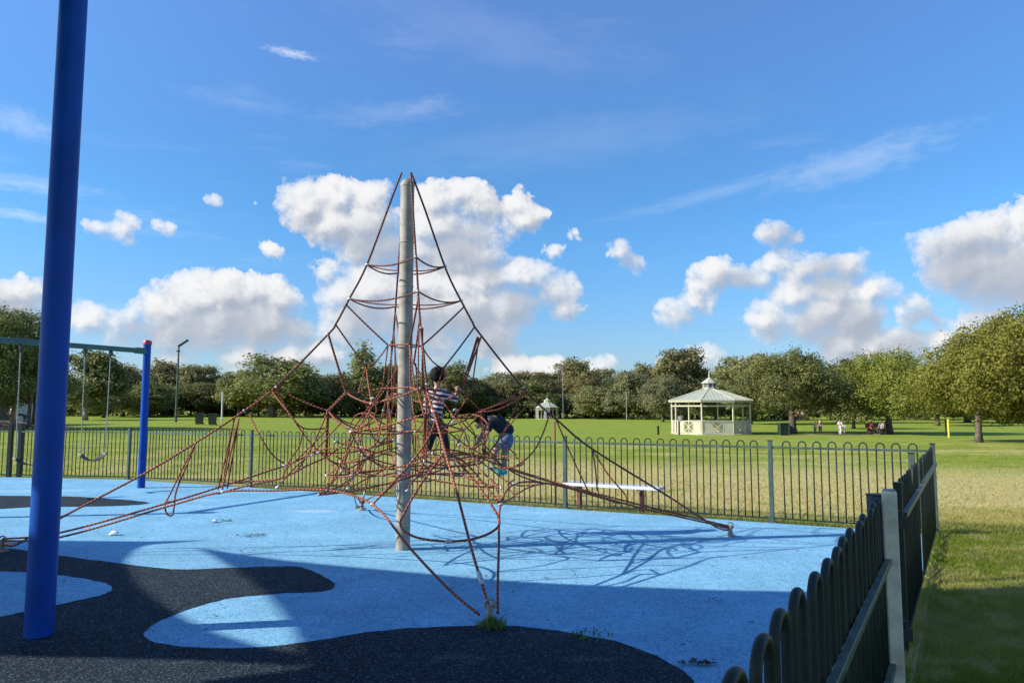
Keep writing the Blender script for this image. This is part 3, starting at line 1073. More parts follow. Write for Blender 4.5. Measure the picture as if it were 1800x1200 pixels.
MID = ['LF', 'FR', 'RB', 'BL']
nA = {k: node(k, 0.20, 2.31, 0.015) for k in ORD}
nN = {k: node(k, 0.44, 2.07, 0.015) for k in ORD}
nB = {k: node(k, 0.66, 1.79, 0.02) for k in ORD}
nC = {k: node(k, 0.90, 1.55, 0.02) for k in ORD}
nD = {k: node(k, 0.92, 1.06) for k in ORD}
nE = {k: node(k, 0.46, 1.36) for k in ORD}
nG = {k: node(k, 0.50, 0.88) for k in ORD}
nQ = {k: node(k, 0.24, 1.80) for k in ORD}
nH = {k: node(k, 0.80, 1.36) for k in MID}
nK = {k: node(k, 0.98, 0.96) for k in MID}
nJ = {k: node(k, 0.50, 1.66) for k in MID}
nW = {k: node(k, 0.62, 1.05) for k in MID}
nV = {k: node(k, 1.25, 0.74) for k in MID}


def pair(a, b_, off=0.03, s_=0.01, r=0.009):
    a, b_ = Vector(a), Vector(b_)
    sd = (b_ - a).cross(Vector((0, 0, 1)))
    sd = sd.normalized() * off if sd.length > 1e-4 else Vector((off, 0, 0))
    rope(sag(a + sd, b_ + sd, s_, 4), r)
    rope(sag(a - sd, b_ - sd, s_ * 0.5, 4), r)


for i, k in enumerate(ORD):
    k2 = ORD[(i + 1) % 4]
    mid = MID[i]
    g = G[k]
    z3, z4 = gL[3].z - 0.07, gL[4].z
    rope(sag(guy_at(g, z3), nA[k], 0.015, 5), 0.011, mat=m_rope_dark)
    rope(sag(guy_at(g, z4), nN[k], 0.02, 5), 0.011, mat=m_rope_dark)
    rope(sag(nA[k], nN[k], 0.10, 6), 0.0095)
    rope(sag(nA[k], nA[k2], 0.0, 3), 0.009)
    rope(sag(nA[k], nQ[k], 0.0, 3), 0.009)
    g5 = guy_at(g, gL[5].z)
    pair(g5, nB[k], 0.022, 0.01)
    pair(nN[k], nB[k].lerp(nQ[k], 0.35), 0.02, 0.0)
    rope(sag(nB[k], nQ[k], 0.03, 4), 0.011)
    rope(sag(nB[k], nJ[mid], 0.04, 4), 0.010)
    rope(sag(nB[k2], nJ[mid], 0.04, 4), 0.010)
    rope(sag(nQ[k], nJ[mid], 0.02, 4), 0.009)
    rope(sag(nQ[k], nQ[k2], 0.01, 3), 0.009)
    rope(sag(nN[k], nJ[mid], 0.05, 5), 0.009)
    rope(sag(nQ[k], nE[k], 0.0, 3), 0.009)
    pair(nB[k], nC[k], 0.03, 0.0)
    g6 = guy_at(g, gL[6].z)
    rope(sag(g6, nC[k], 0.05, 5), 0.010)
    pair(nC[k], nD[k], 0.03, 0.0, 0.010)
    rope([nC[k], nD[k]], 0.010)
    g7 = guy_at(g, gL[7].z)
    rope(sag(g6 + Vector((0, 0, -0.02)), nD[k], 0.16, 6), 0.009)
    rope(sag(nC[k], nH[mid], 0.05, 4), 0.010)
    rope(sag(nC[k2], nH[mid], 0.05, 4), 0.010)
    rope(sag(nJ[mid], nH[mid], 0.0, 3), 0.0095)
    rope(sag(nE[k], nH[mid], 0.06, 5), 0.0095)
    rope(sag(nE[k2], nH[mid], 0.06, 5), 0.0095)
    rope(sag(nE[k], nE[k2], 0.05, 4), 0.009)
    rope(sag(nE[k], nC[k], 0.07, 4), 0.009)
    rope(sag(nE[k], nD[k], 0.05, 4), 0.009)
    rope(sag(nD[k], nK[mid], 0.07, 5), 0.010)
    rope(sag(nD[k2], nK[mid], 0.07, 5), 0.010)
    rope(sag(nH[mid], nK[mid], 0.0, 3), 0.009)
    rope(sag(nK[mid], nV[mid], 0.02, 3), 0.009)
    rope(sag(nG[k], nG[k2], 0.04, 4), 0.010)
    rope(sag(nG[k], nE[k], 0.0, 3), 0.009)
    rope(sag(nG[k], nW[mid], 0.03, 4), 0.009)
    rope(sag(nG[k2], nW[mid], 0.03, 4), 0.009)
    rope(sag(nW[mid], nH[mid], 0.03, 3), 0.009)
    rope(sag(nW[mid], nK[mid], 0.03, 3), 0.009)
    rope(sag(nG[k], nD[k], 0.05, 4), 0.010)
    rope(sag(nG[k], nV[mid], 0.06, 5), 0.010)
    rope(sag(nG[k2], nV[mid], 0.06, 5), 0.010)
    for p_ in (nB[k], nC[k], nD[k], nE[k], nG[k], nH[mid], nK[mid], nJ[mid], nW[mid], nV[mid], g5, g6, g7):
        clamp(p_, (rrnd.uniform(-1, 1), rrnd.uniform(-1, 1), rrnd.uniform(-0.6, 0.6)), 0.017, 0.055)
    # loop of doubled rope hanging from the guy to the lower edge rope
    g8 = guy_at(g, gL[8].z)

# ---- lower edge ropes of the four faces (doubled), bowed inwards and up
def edge_rope(k, k2, pts):
    rope(pts, 0.0115)


LFp = [Vector((*ANCH['L'].xy, 0.12)), atd(105, 944, 8.22), atd(300, 888, 8.1), atd(392, 864, 7.95), atd(480, 862, 7.8), atd(575, 861, 7.6), atd(655, 886, 7.2), atd(720, 962, 6.6), atd(790, 1036, 6.0), Vector((*(ANCH['F'].xy + Vector((-0.08, 0.02))), 0.05))]
rope(LFp, 0.0115)
LRp = [Vector((*ANCH['L'].xy, 0.14)), atd(105, 936, 8.3), atd(300, 882, 8.45), atd(400, 851, 8.6), atd(500, 818, 8.85), atd(560, 796, 9.1), nK['BL'], atd(612, 850, 10.4), Vector((*ANCH['B'].xy, 0.10))]
rope(LRp, 0.0115)
rope([atd(385, 866, 8.0), atd(440, 852, 8.05), atd(495, 840, 8.1), atd(540, 818, 8.2), nD['L']], 0.010)
rope([atd(400, 848, 8.5), atd(500, 838, 8.3), atd(540, 800, 8.2), nC['L']], 0.009)
FRp = [Vector((*ANCH['R'].xy, 0.10)), atd(1130, 893, 8.9), atd(1040, 868, 8.65), atd(960, 849, 8.3), atd(905, 850, 7.7), atd(880, 886, 7.1), atd(877, 960, 6.5), atd(875, 1030, 5.95), Vector((*(ANCH['F'].xy + Vector((0.06, 0.02))), 0.06))]
rope(FRp, 0.0115)
RRp = [Vector((*ANCH['R'].xy, 0.12)), atd(1130, 888, 9.1), atd(1000, 854, 9.2), atd(945, 838, 9.3), atd(895, 822, 9.4), atd(850, 806, 9.6), nK['RB'], atd(700, 850, 10.8), Vector((*ANCH['B'].xy, 0.12))]
rope(RRp, 0.0115)
rope([atd(1090, 885, 8.9), atd(1000, 858, 8.8), atd(930, 842, 8.75), atd(890, 822, 8.7), atd(850, 790, 8.75), nD['R']], 0.010)
rope([atd(1000, 856, 8.7), atd(900, 826, 8.5), atd(840, 803, 8.4), atd(790, 798, 8.0), nG['F']], 0.0105)
for p_ in (LFp[3], LFp[5], LFp[6], FRp[4], FRp[5], LRp[3], LRp[4], RRp[3], RRp[4]):
    clamp(p_, (1, 0, 0.2), 0.019, 0.06)

# long ropes in front of the mast
fp = atd(655, 886, 7.2)
rope([fp, atd(700, 838, 7.25), atd(735, 797, 7.3), atd(757, 762, 7.3), guy_at(gF, gF[7].z)], 0.0115)
rope([fp, atd(690, 852, 7.4), atd(715, 838, 7.6), atd(740, 833, 7.8), nG['F']], 0.010)
rope([atd(880, 886, 7.1), atd(850, 850, 7.2), atd(820, 815, 7.2), atd(790, 797, 7.1), gF[8]], 0.0115)
rope([atd(880, 886, 7.1), atd(868, 850, 7.6), atd(840, 818, 7.9), nD['R'].lerp(nH['FR'], 0.3)], 0.0095)
rope([atd(905, 872, 7.6), atd(880, 886, 7.1)], 0.009)
rope([atd(960, 848, 8.3), atd(930, 856, 7.9), atd(905, 868, 7.6), atd(893, 852, 7.9), atd(905, 842, 8.2)], 0.008)
# slack U loop at the front
rope([gF[8], atd(765, 815, 7.0), atd(735, 858, 6.9), atd(710, 902, 6.85), atd(704, 920, 6.8), atd(712, 934, 6.7), atd(740, 946, 6.6), atd(790, 951, 6.5), atd(835, 946, 6.5), atd(868, 932, 6.6),
      atd(878, 915, 6.7), atd(862, 884, 6.8), atd(832, 842, 7.0), atd(800, 806, 7.0)], 0.011)
clamp(atd(790, 951, 6.5), (1, 0, 0), 0.020, 0.09)

# loops between the left and right guys and the lower edges
def strap(a, b_, w=0.035, r=0.0095):
    pair(a, b_, w, 0.0, r)


lg = onp(345, 777, 'L')
rope([lg, atd(325, 815, 8.25), atd(298, 870, 8.2), atd(290, 888, 8.15), atd(294, 903, 8.1), atd(303, 905, 8.1), atd(306, 890, 8.15), atd(310, 862, 8.2), atd(328, 818, 8.28), lg], 0.0095)
rope([atd(289, 880, 8.15), atd(307, 882, 8.15)], 0.008)
lg2 = onp(416, 735, 'L')
strap(lg2, atd(387, 860, 8.3), 0.03)
strap(lg2.lerp(atd(387, 860, 8.3), 0.02), atd(395, 858, 8.4), 0.045)
clamp(atd(385, 866, 8.1), (1, 0, 0.1), 0.019, 0.05)
rope([onp(438, 728, 'L'), atd(458, 768, 8.35), atd(480, 800, 8.4), atd(498, 813, 8.5)], 0.0095)
rope([onp(478, 688, 'L'), atd(505, 722, 8.3), atd(533, 752, 8.3), nC['L'] - Vector((0, 0, 0.2))], 0.009)
rope([atd(533, 752, 8.3), atd(527, 782, 8.3), atd(510, 808, 8.35), atd(497, 838, 8.2)], 0.009)
rope([atd(577, 752, 8.2), atd(540, 790, 8.15), atd(505, 822, 8.2)], 0.0095)
rope([atd(600, 742, 8.0), atd(560, 785, 8.0), atd(520, 820, 8.05), atd(488, 856, 7.95)], 0.0095)
clamp(atd(488, 856, 7.95), (1, 0, 0.7), 0.02, 0.06)
rg = onp(1040, 788, 'R')
rope([rg, atd(1046, 818, 8.95), atd(1050, 862, 8.9)], 0.0095)
rope([rg, atd(1070, 835, 8.8), atd(1098, 868, 8.8), atd(1101, 884, 8.8)], 0.0095)
rg2 = onp(978, 738, 'R')
rope([rg2, atd(1000, 790, 9.0), atd(1022, 838, 9.0), atd(1036, 866, 8.9)], 0.009)
rope([onp(966, 728, 'R'), atd(955, 760, 8.9), atd(940, 790, 8.8), atd(918, 812, 8.8), atd(893, 824, 8.8)], 0.0095)
rr1 = onp(928, 690, 'R')
strap(rr1, atd(845, 722, 8.6), 0.03)
rope([rr1, atd(880, 718, 8.6), atd(842, 724, 8.55), nC['R']], 0.0095)
rope([onp(936, 698, 'R'), atd(915, 725, 8.7), atd(893, 750, 8.6), atd(882, 765, 8.5), atd(885, 778, 8.5), atd(908, 800, 8.5)], 0.0085)
rope([atd(845, 722, 8.6), atd(850, 760, 8.6), atd(852, 790, 8.6)], 0.0095)
strap(onp(840, 592, 'R'), atd(818, 664, 8.6), 0.012, 0.0085)
rope([atd(818, 664, 8.6), nB['R']], 0.0095)
rope([onp(842, 594, 'R'), atd(832, 664, 8.7), atd(828, 690, 8.7), nH['RB']], 0.009)
# more of the tangle left of the mast: the round meshes seen from below
for cx, cy, rx, ry, dep in ((640, 757, 27, 31, 8.0), (600, 800, 52, 13, 8.3), (668, 740, 20, 36, 8.5), (826, 757, 34, 30, 8.2), (860, 812, 62, 11, 8.4), (652, 815, 56, 22, 8.7), (738, 832, 44, 14, 8.9), (690, 800, 34, 26, 9.0)):
    n_ = 12
    ph = rrnd.uniform(0, 6)
    cp = [atd(cx + rx * math.cos(ph + 2 * PI * i / n_) * rrnd.uniform(0.94, 1.05), cy + ry * math.sin(ph + 2 * PI * i / n_) * rrnd.uniform(0.94, 1.05), dep + 0.25 * math.sin(2 * PI * i / n_ + 1)) for i in range(n_ - 2)]
    rope(cp, 0.0095)
    clamp(cp[0], (1, 0.3, 0.3), 0.018, 0.05)
    clamp(cp[-1], (1, 0.3, -0.3), 0.018, 0.05)
for line in (((575, 862, 7.7), (600, 812, 7.9), (622, 768, 8.1), (640, 735, 8.3)), ((618, 835, 8.0), (650, 800, 8.2), (700, 786, 8.4)), ((612, 858, 8.6), (670, 828, 8.8), (702, 812, 8.9)),
             ((620, 842, 8.6), (600, 855, 8.6), (576, 850, 8.2)), ((560, 795, 8.4), (620, 794, 8.5), (690, 776, 8.7)), ((740, 793, 8.2), (790, 790, 8.4), (850, 803, 8.6), (893, 808, 8.8)),
             ((757, 830, 9.0), (742, 812, 9.0), (728, 790, 9.0), (724, 760, 9.0)), ((812, 830, 9.2), (830, 800, 9.2), (835, 765, 9.2), (815, 735, 9.2)),
             ((835, 803, 8.7), (870, 830, 8.7), (905, 852, 8.6), (960, 850, 8.4)), ((800, 720, 8.4), (815, 745, 8.4), (842, 772, 8.5), (868, 800, 8.6)), ((716, 862, 8.0), (735, 838, 8.2), (780, 832, 8.4), (845, 832, 8.6)),
             ((640, 705, 8.6), (660, 735, 8.6), (690, 752, 8.6)), ((590, 776, 8.1), (640, 790, 8.1), (690, 800, 8.1)), ((655, 700, 8.1), (662, 722, 8.1), (648, 742, 8.1), (622, 760, 8.1))):
    rope([atd(*p) for p in line], 0.0095)
    clamp(atd(*line[0]), (1, 0.2, 0.4), 0.018, 0.05)
# rear anchor ties
rope([atd(622, 866, 10.2), atd(627, 888, 11.0), Vector((*ANCH['B'].xy, 0.06))], 0.009)

# weeds at the front anchor
def tuft(c_, n_, rad, h, seed):
    rr = np.random.RandomState(seed)
    m_ = MB()
    tint = []
    for i in range(n_):
        a, rr_ = rr.uniform(0, 6.28), rad * math.sqrt(rr.uniform(0, 1))
        b_ = Vector((c_.x + rr_ * math.cos(a), c_.y + rr_ * math.sin(a), 0.004))
        hh = h * rr.uniform(0.4, 1.1)
        ln = Vector((rr.uniform(-0.6, 0.6), rr.uniform(-0.6, 0.6), 1)).normalized()
        w = Vector((math.cos(a * 3), math.sin(a * 3), 0)) * 0.006
        m1 = b_ + ln * hh * 0.6
        tip = b_ + ln * hh + Vector((ln.x, ln.y, -0.15)) * hh * 0.35
        m_.add([b_ - w, b_ + w, m1 + w * 0.8, m1 - w * 0.8, tip], [(0, 1, 2, 3), (3, 2, 4)])
        t_ = rr.uniform(0, 1)
        tint += [t_, t_]
    o = m_.build('weeds', LEAF['weed'])
    a_ = o.data.attributes.new('tint', 'FLOAT', 'FACE')
    a_.data.foreach_set('value', tint)
    return tag(o, kind='stuff')


tuft(at(866, 1102), 120, 0.105, 0.09, 2)
tuft(at(1040, 1117), 60, 0.16, 0.03, 4)
tuft(at(632, 893), 40, 0.07, 0.06, 5)

# ------------------------------------------------------------------ swings
sp_ = at(248, 857)
SWP = Vector((sp_.x, sp_.y, 0))
t = thing('swing_set', 'swing frame with blue posts, pink red caps and a sea green top beam', 'swing frame', SWP)
BD = (Vector((atd(0, 600, 12.5).x, 12.5, 0)) - SWP).normalized()
END = SWP + BD * 4.9
ZB = 2.74
for P_ in (SWP, END):
    po = MB().tube([(P_.x, P_.y, z_) for z_ in (0, 1.0, 2.0, 2.9)], 0.072, 20).build('post', m_blue_paint, t, smooth='auto')
    MB().lathe((P_.x, P_.y, 2.87), [(0.085, 0), (0.088, 0.05), (0.07, 0.085), (0.03, 0.10)], 16).build('cap', m_red_paint, po, smooth='auto')
MB().tube([SWP + Vector((0, 0, ZB)), SWP + BD * 2.4 + Vector((0, 0, ZB)), END + Vector((0, 0, ZB))], 0.05, 14).build('beam', m_teal_paint, t, smooth='auto')
for P_, s_ in ((SWP, 1), (END, -1)):
    MB().tube([P_ + BD * (s_ * 0.05) + Vector((0, 0, ZB)), P_ + BD * (s_ * 0.28) + Vector((0, 0, ZB))], 0.064, 14).build('collar', m_teal_paint, t, smooth='auto')


def along(px):
    """Distance along the beam at which it crosses the column px."""
    lo, hi = 0.0, 4.9
    for _ in range(40):
        m_ = (lo + hi) / 2
        p_ = SWP + BD * m_
        if 900 + F * p_.x / (p_.y * math.cos(PITCH) + (ZB - EYE) * math.sin(PITCH)) > px:
            lo = m_
        else:
            hi = m_
    return lo


def swing(s1, s2, zs, dip, label):
    A, B_ = SWP + BD * s1 + Vector((0, 0, ZB - 0.05)), SWP + BD * s2 + Vector((0, 0, ZB - 0.05))
    md = (A + B_) / 2
    r = thing('swing', label, 'swing', (md.x, md.y, zs), 'swings hanging from the green beam')
    ends = []
    for P_ in (A, B_):
        ctr = md + (P_ - md) * 0.93
        e = Vector((ctr.x, ctr.y, zs))
        ends.append(e)
        h_ = MB().box((P_.x, P_.y, P_.z - 0.04), (0.05, 0.05, 0.09))
        h_.cyl((P_.x, P_.y, P_.z - 0.08), (P_.x, P_.y, P_.z - 0.14), 0.014, n=8)
        h_.build('hanger', m_black, r)
        # chain: links turned a quarter against each other, modelled as beads on a rod
        pts, rr = [], []
        n_ = 34
        a_ = Vector((P_.x, P_.y, P_.z - 0.12))
        for i in range(n_ * 2 + 1):
            pts.append(a_.lerp(e, i / (2 * n_)))
            rr.append(0.012 if i % 2 else 0.006)
        MB().tube(pts, rr, 6).build('chain', m_chain, r, smooth=True)
    n_ = 10
    sd = Vector((-BD.y, BD.x, 0)) * 0.075
    up, dn = [], []
    m_ = MB()
    for i in range(n_ + 1):
        p_ = ends[0].lerp(ends[1], i / n_) - Vector((0, 0, dip * (1 - (2 * i / n_ - 1) ** 2)))
        up.append(p_)
    vs = []
    for p_ in up:
        vs += [p_ + sd, p_ - sd, p_ - sd - Vector((0, 0, 0.014)), p_ + sd - Vector((0, 0, 0.014))]
    fs = []
    for i in range(n_):
        for j in range(4):
            fs.append((i * 4 + j, i * 4 + (j + 1) % 4, i * 4 + 4 + (j + 1) % 4, i * 4 + 4 + j))
    fs += [(0, 1, 2, 3), (n_ * 4 + 3, n_ * 4 + 2, n_ * 4 + 1, n_ * 4)]
    m_.add(vs, fs)
    m_.build('seat', m_black, r)
    for e in ends:
        MB().box((e.x, e.y, e.z - 0.01), (0.05, 0.09, 0.035), math.atan2(BD.y, BD.x)).build('bracket', m_galv, r)


swing(along(195), along(150), 0.74, 0.13, 'black belt swing on chains nearer the blue and red capped post')
swing(along(98), along(37), 0.74, 0.13, 'black belt swing partly hidden by the big blue post')

# ------------------------------------------------------------------ bench
bl, br = at(1019, 893), at(1129, 901)
bdv = (br - bl).normalized()
t = thing('bench', 'backless bench with a white plank seat on two red brown legs', 'bench', (bl + br) / 2)
e0, e1 = bl - bdv * 0.22, br + bdv * 0.32
nrm = Vector((-bdv.y, bdv.x, 0))
for k in (-1, 1):
    MB().bar(e0 + nrm * (0.085 * k) + Vector((0, 0, 0.385)), e1 + nrm * (0.085 * k) + Vector((0, 0, 0.385)), 0.155, 0.045).build('plank', m_white, t, bevel=0.006)
for p_ in (bl, br):
    l_ = MB().box((p_.x, p_.y, 0.17), (0.06, 0.08, 0.34), math.atan2(bdv.y, bdv.x)).build('leg', m_redbrown, t, bevel=0.004)
    MB().box((p_.x, p_.y, 0.349), (0.06, 0.30, 0.022), math.atan2(bdv.y, bdv.x)).build('bracket', m_redbrown, l_)

# ------------------------------------------------------------------ litter and fallen leaves
def leaf_scatter(px, py, n_, rx, ry, seed, size=0.03):
    rr = np.random.RandomState(seed)
    c_ = at(px, py)
    m_ = MB()
    for i in range(n_):
        p_ = Vector((c_.x + rr.normal(0, rx), c_.y + rr.normal(0, ry), 0.014 + rr.uniform(0, 0.012)))
        a = rr.uniform(0, 6.28)
        s_ = size * rr.uniform(0.6, 1.4)
        u, v = Vector((math.cos(a), math.sin(a), rr.uniform(-0.2, 0.3))) * s_, Vector((-math.sin(a), math.cos(a), rr.uniform(-0.2, 0.2))) * s_ * 0.45
        m_.add([p_ - u, p_ - v + Vector((0, 0, 0.004)), p_ + u, p_ + v + Vector((0, 0, 0.004))], [(0, 1, 2, 3)])
    return m_


for i, (px, py, n_, rx, ry) in enumerate(((440, 942, 26, 0.09, 0.07), (1222, 1168, 34, 0.055, 0.03), (1252, 1058, 8, 0.07, 0.02), (1085, 893, 34, 0.28, 0.10), (430, 970, 6, 0.12, 0.05), (1150, 890, 20, 0.3, 0.06))):
    tag(leaf_scatter(px, py, n_, rx, ry, i + 3, 0.022 if py > 1000 else 0.03).build('fallen_leaves', m_litter), kind='stuff')
rr_ = np.random.RandomState(8)
m_ = MB()
for i in range(460):
    p_ = Vector((rr_.uniform(-6, 4), rr_.uniform(4.6, 13), 0.012))
    if p_.x > rline(p_.y).x - 0.1:
        continue
    s_ = rr_.uniform(0.004, 0.017)
    a = rr_.uniform(0, 6.28)
    u, v = Vector((math.cos(a), math.sin(a), 0.1)) * s_ * 1.6, Vector((-math.sin(a), math.cos(a), 0.2)) * s_ * 0.7
    m_.add([p_ - u, p_ - v, p_ + u, p_ + v], [(0, 1, 2, 3)])
tag(m_.build('debris', m_litter), kind='stuff')


def scrap(px, py, w, d_, h_, mat, label, seed):
    c_ = at(px, py)
    rr = np.random.RandomState(seed)
    vs = []
    for j in range(4):
        for i in range(4):
            vs.append((c_.x + (i / 3 - 0.5) * w + rr.uniform(-0.1, 0.1) * w, c_.y + (j / 3 - 0.5) * d_ + rr.uniform(-0.1, 0.1) * d_, 0.012 + h_ * rr.uniform(0, 1)))
    fs = [(j * 4 + i, j * 4 + i + 1, j * 4 + 5 + i, j * 4 + 4 + i) for j in range(3) for i in range(3)]
    low = [(v[0], v[1], v[2] - 0.006) for v in vs]
    fs2 = [tuple(k + 16 for k in f[::-1]) for f in fs]
    return tag(MB().add(vs + low, fs + fs2).build('litter_scrap', mat), label, 'litter')


scrap(200, 940, 0.10, 0.07, 0.05, m_paper, 'crumpled white paper scrap lying on the blue rubber', 1)
scrap(376, 918, 0.09, 0.09, 0.05, m_paper, 'white paper scrap beside a pale green wrapper', 2)
scrap(394, 915, 0.17, 0.07, 0.03, m_tealbag, 'pale sea green wrapper lying flat on the blue rubber', 3)

# ------------------------------------------------------------------ rotunda
def rotunda(name, label, c_, zg, Rp, zeave, roof_top, drum_top, cap_top, fin_top, rz, full=True, cat='gazebo'):
    t = thing(name, label, cat, (c_[0], c_[1], zg))
    n_ = 8
    A = [rz + 2 * PI * i / n_ for i in range(n_)]
    def pt(r_, a, z): return Vector((c_[0] + r_ * math.cos(a), c_[1] + r_ * math.sin(a), z))
    MB().lathe((c_[0], c_[1], zg), [(Rp * 1.03, -0.25), (Rp * 1.03, 0.03)], 8, rz).build('floor_slab', m_pale_post, t)
    Re = Rp * 1.085
    for i in range(n_):
        p_ = pt(Rp, A[i], 0)
        MB().box((p_.x, p_.y, (zg + zeave) / 2), (0.10, 0.10, zeave - zg), A[i]).build('post', m_cream, t)
        a, b_ = A[i], A[(i + 1) % n_]
        zb = zeave - 0.38
        MB().bar(pt(Rp, a, zb), pt(Rp, b_, zb), 0.07, 0.10).build('beam', m_cream, t)
        MB().bar(pt(Re * 0.985, a, zeave - 0.02), pt(Re * 0.985, b_, zeave - 0.02), 0.05, 0.13).build('fascia', m_cream, t)
        # roof facet with raised ribs
        rt = 0.55
        p1, p2, p3, p4 = pt(Re, a, zeave), pt(Re, b_, zeave), pt(rt, b_, roof_top), pt(rt, a, roof_top)
        dz = Vector((0, 0, 0.05))
        m_ = MB().add([p1, p2, p3, p4, p1 + dz, p2 + dz, p3 + dz, p4 + dz], [(3, 2, 1, 0), (4, 5, 6, 7), (0, 1, 5, 4), (1, 2, 6, 5), (2, 3, 7, 6), (3, 0, 4, 7)])
        nr = 9
        for k in range(1, nr):
            u = k / nr
            lo_ = p1.lerp(p2, u) + dz
            top_mid = p4.lerp(p3, 0.5) + dz
            # each rib runs straight up the slope and ends at the hip or the collar
            L0 = (p2 - p1).length
            Lt = (p3 - p4).length
            off = (u - 0.5) * L0
            if abs(off) <= Lt / 2:
                hi_ = p4.lerp(p3, 0.5 + off / Lt) + dz
            else:
                f_ = (L0 / 2 - abs(off)) / ((L0 - Lt) / 2)
                hi_ = (p1.lerp(p4, f_) if off < 0 else p2.lerp(p3, f_)) + dz
            if (hi_ - lo_).length > 0.1:
                m_.bar(lo_, hi_, 0.05, 0.04)
        m_.build('roof_panel', m_roof, t)
        MB().bar(p1 + dz * 1.2, p4 + dz * 1.2, 0.11, 0.05).build('hip_cap', m_roof2, t)
        # balustrade: solid leaf, crossed opening, solid leaf
        if full and i != 5:
            bt = zg + 0.98
            def q_(u, z): return pt(Rp, a, z).lerp(pt(Rp, b_, z), u)
            MB().bar(q_(0.02, bt), q_(0.98, bt), 0.10, 0.07).build('rail', m_cream, t)
            MB().bar(q_(0.02, zg + 0.10), q_(0.98, zg + 0.10), 0.08, 0.07).build('rail', m_cream, t)
            for u0, u1 in ((0.04, 0.30), (0.70, 0.96)):
                for s_ in range(3):
                    w0 = u0 + (u1 - u0) * s_ / 3
                    w1 = u0 + (u1 - u0) * (s_ + 1) / 3 - 0.006
                    MB().bar(q_(w0, zg + 0.54), q_(w1, zg + 0.54), 0.035, 0.80).build('board', m_cream, t)
            for (u0, z0, u1, z1, k) in ((0.32, 0.16, 0.68, 0.94, 0.0), (0.32, 0.94, 0.68, 0.16, 0.02)):
                MB().bar(q_(u0, zg + z0), q_(u1, zg + z1) + Vector((0, 0, 0)), 0.035 + k, 0.06).build('brace', m_cream, t)
            for u0 in (0.32, 0.68):
                MB().bar(q_(u0 - 0.012, zg + 0.54), q_(u0 + 0.012, zg + 0.54), 0.06, 0.80).build('stile', m_cream, t)
        # cupola
        rd = 0.50
        if full:
            MB().bar(pt(rd, a, roof_top + 0.0), pt(rd, a, drum_top), 0.07, 0.07).build('mullion', m_cream, t)
            MB().bar(pt(rd, a, roof_top + 0.10), pt(rd, b_, roof_top + 0.10), 0.05, 0.16).build('sill', m_roof, t)
            q1_, q2_ = pt(rd - 0.03, a, 0), pt(rd - 0.03, b_, 0)
            MB().bar(Vector((q1_.x, q1_.y, (roof_top + drum_top) / 2 + 0.08)), Vector((q2_.x, q2_.y, (roof_top + drum_top) / 2 + 0.08)), 0.015, drum_top - roof_top - 0.16).build('pane', m_glass, t)
        u1, u2, u3 = pt(0.66, a, drum_top), pt(0.66, b_, drum_top), Vector((c_[0], c_[1], cap_top))
        MB().add([u1, u2, u3 , u1 + Vector((0, 0, 0.04)), u2 + Vector((0, 0, 0.04)), u3 + Vector((0, 0, 0.04))], [(2, 1, 0), (3, 4, 5), (0, 1, 4, 3)]).build('cupola_roof', m_roof, t)
    if not full:
        MB().lathe((c_[0], c_[1], roof_top), [(0.6, -0.05), (0.6, drum_top - roof_top)], 8, rz).build('cupola', m_cream, t)
    MB().lathe((c_[0], c_[1], cap_top), [(0.06, -0.05), (0.05, 0.05), (0.09, 0.12), (0.035, 0.18), (0.03, fin_top - cap_top - 0.05), (0.008, fin_top - cap_top)], 8).build('finial', m_cream, t, smooth='auto')
    return t


gc = on(1249, 763, 58.5)
rot = rotunda('gazebo', 'cream octagonal gazebo with pale green roof and small louvred cupola on the lawn', (gc.x, gc.y), gc.z, 3.05, gc.z + 2.52, gc.z + 3.42, gc.z + 3.92, gc.z + 4.40, gc.z + 4.92, R(-90 - 15.0 - 11.6))
fc = on(962, 732, 134)
rotunda('gazebo', 'small white roofed gazebo far off before the tree line', (fc.x, fc.y), fc.z, 1.95, fc.z + 2.05, fc.z + 2.95, fc.z + 3.25, fc.z + 3.7, fc.z + 3.95, R(10), False)
for i in range(2):
    a_ = PI * (0.9 + 0.5 * i) + PI / 2
    MB().box((fc.x - 1.95 + 1.5 * i, fc.y - 1.65, fc.z + 0.95), (0.42, 0.22, 1.9)).build('pillar', m_white, [o for o in COL.objects if o.name == 'gazebo.001'][0])

# sign in front of the gazebo
sg = on(1194, 763, 55.0)
t = thing('sign', 'small blank white sign on a brown post before the gazebo', 'sign', sg)
MB().box((sg.x, sg.y, sg.z + 0.5), (0.12, 0.12, 1.0)).build('post', m_brown, t)
MB().box((sg.x + 0.02, sg.y - 0.08, sg.z + 1.18), (0.24, 0.03, 0.40)).build('board', m_white, t, bevel=0.01)

# ------------------------------------------------------------------ bins, posts, lamp, shelters, far building
def wheelie(px, py, y, label, group='wheelie bins on the lawn'):
    p_ = on(px, py, y)
    t = thing('wheelie_bin', label, 'bin', p_, group)
    x, yy, z = p_
    MB().add([(x - .24, yy - .28, z + .06), (x + .24, yy - .28, z + .06), (x + .24, yy + .28, z + .06), (x - .24, yy + .28, z + .06),
              (x - .29, yy - .36, z + .98), (x + .29, yy - .36, z + .98), (x + .29, yy + .36, z + .98), (x - .29, yy + .36, z + .98)],
             [(3, 2, 1, 0), (4, 5, 6, 7), (0, 1, 5, 4), (1, 2, 6, 5), (2, 3, 7, 6), (3, 0, 4, 7)]).build('bin_body', m_bin, t)
    l_ = MB().box((x, yy, z + 1.02), (0.62, 0.78, 0.08)).build('lid', m_binlid, t, bevel=0.02)
    for s_ in (-1, 1):
        MB().cyl((x + s_ * 0.24, yy + 0.3, z + 0.1), (x + s_ * 0.29, yy + 0.3, z + 0.1), 0.1, n=12).build('wheel', m_black, t)


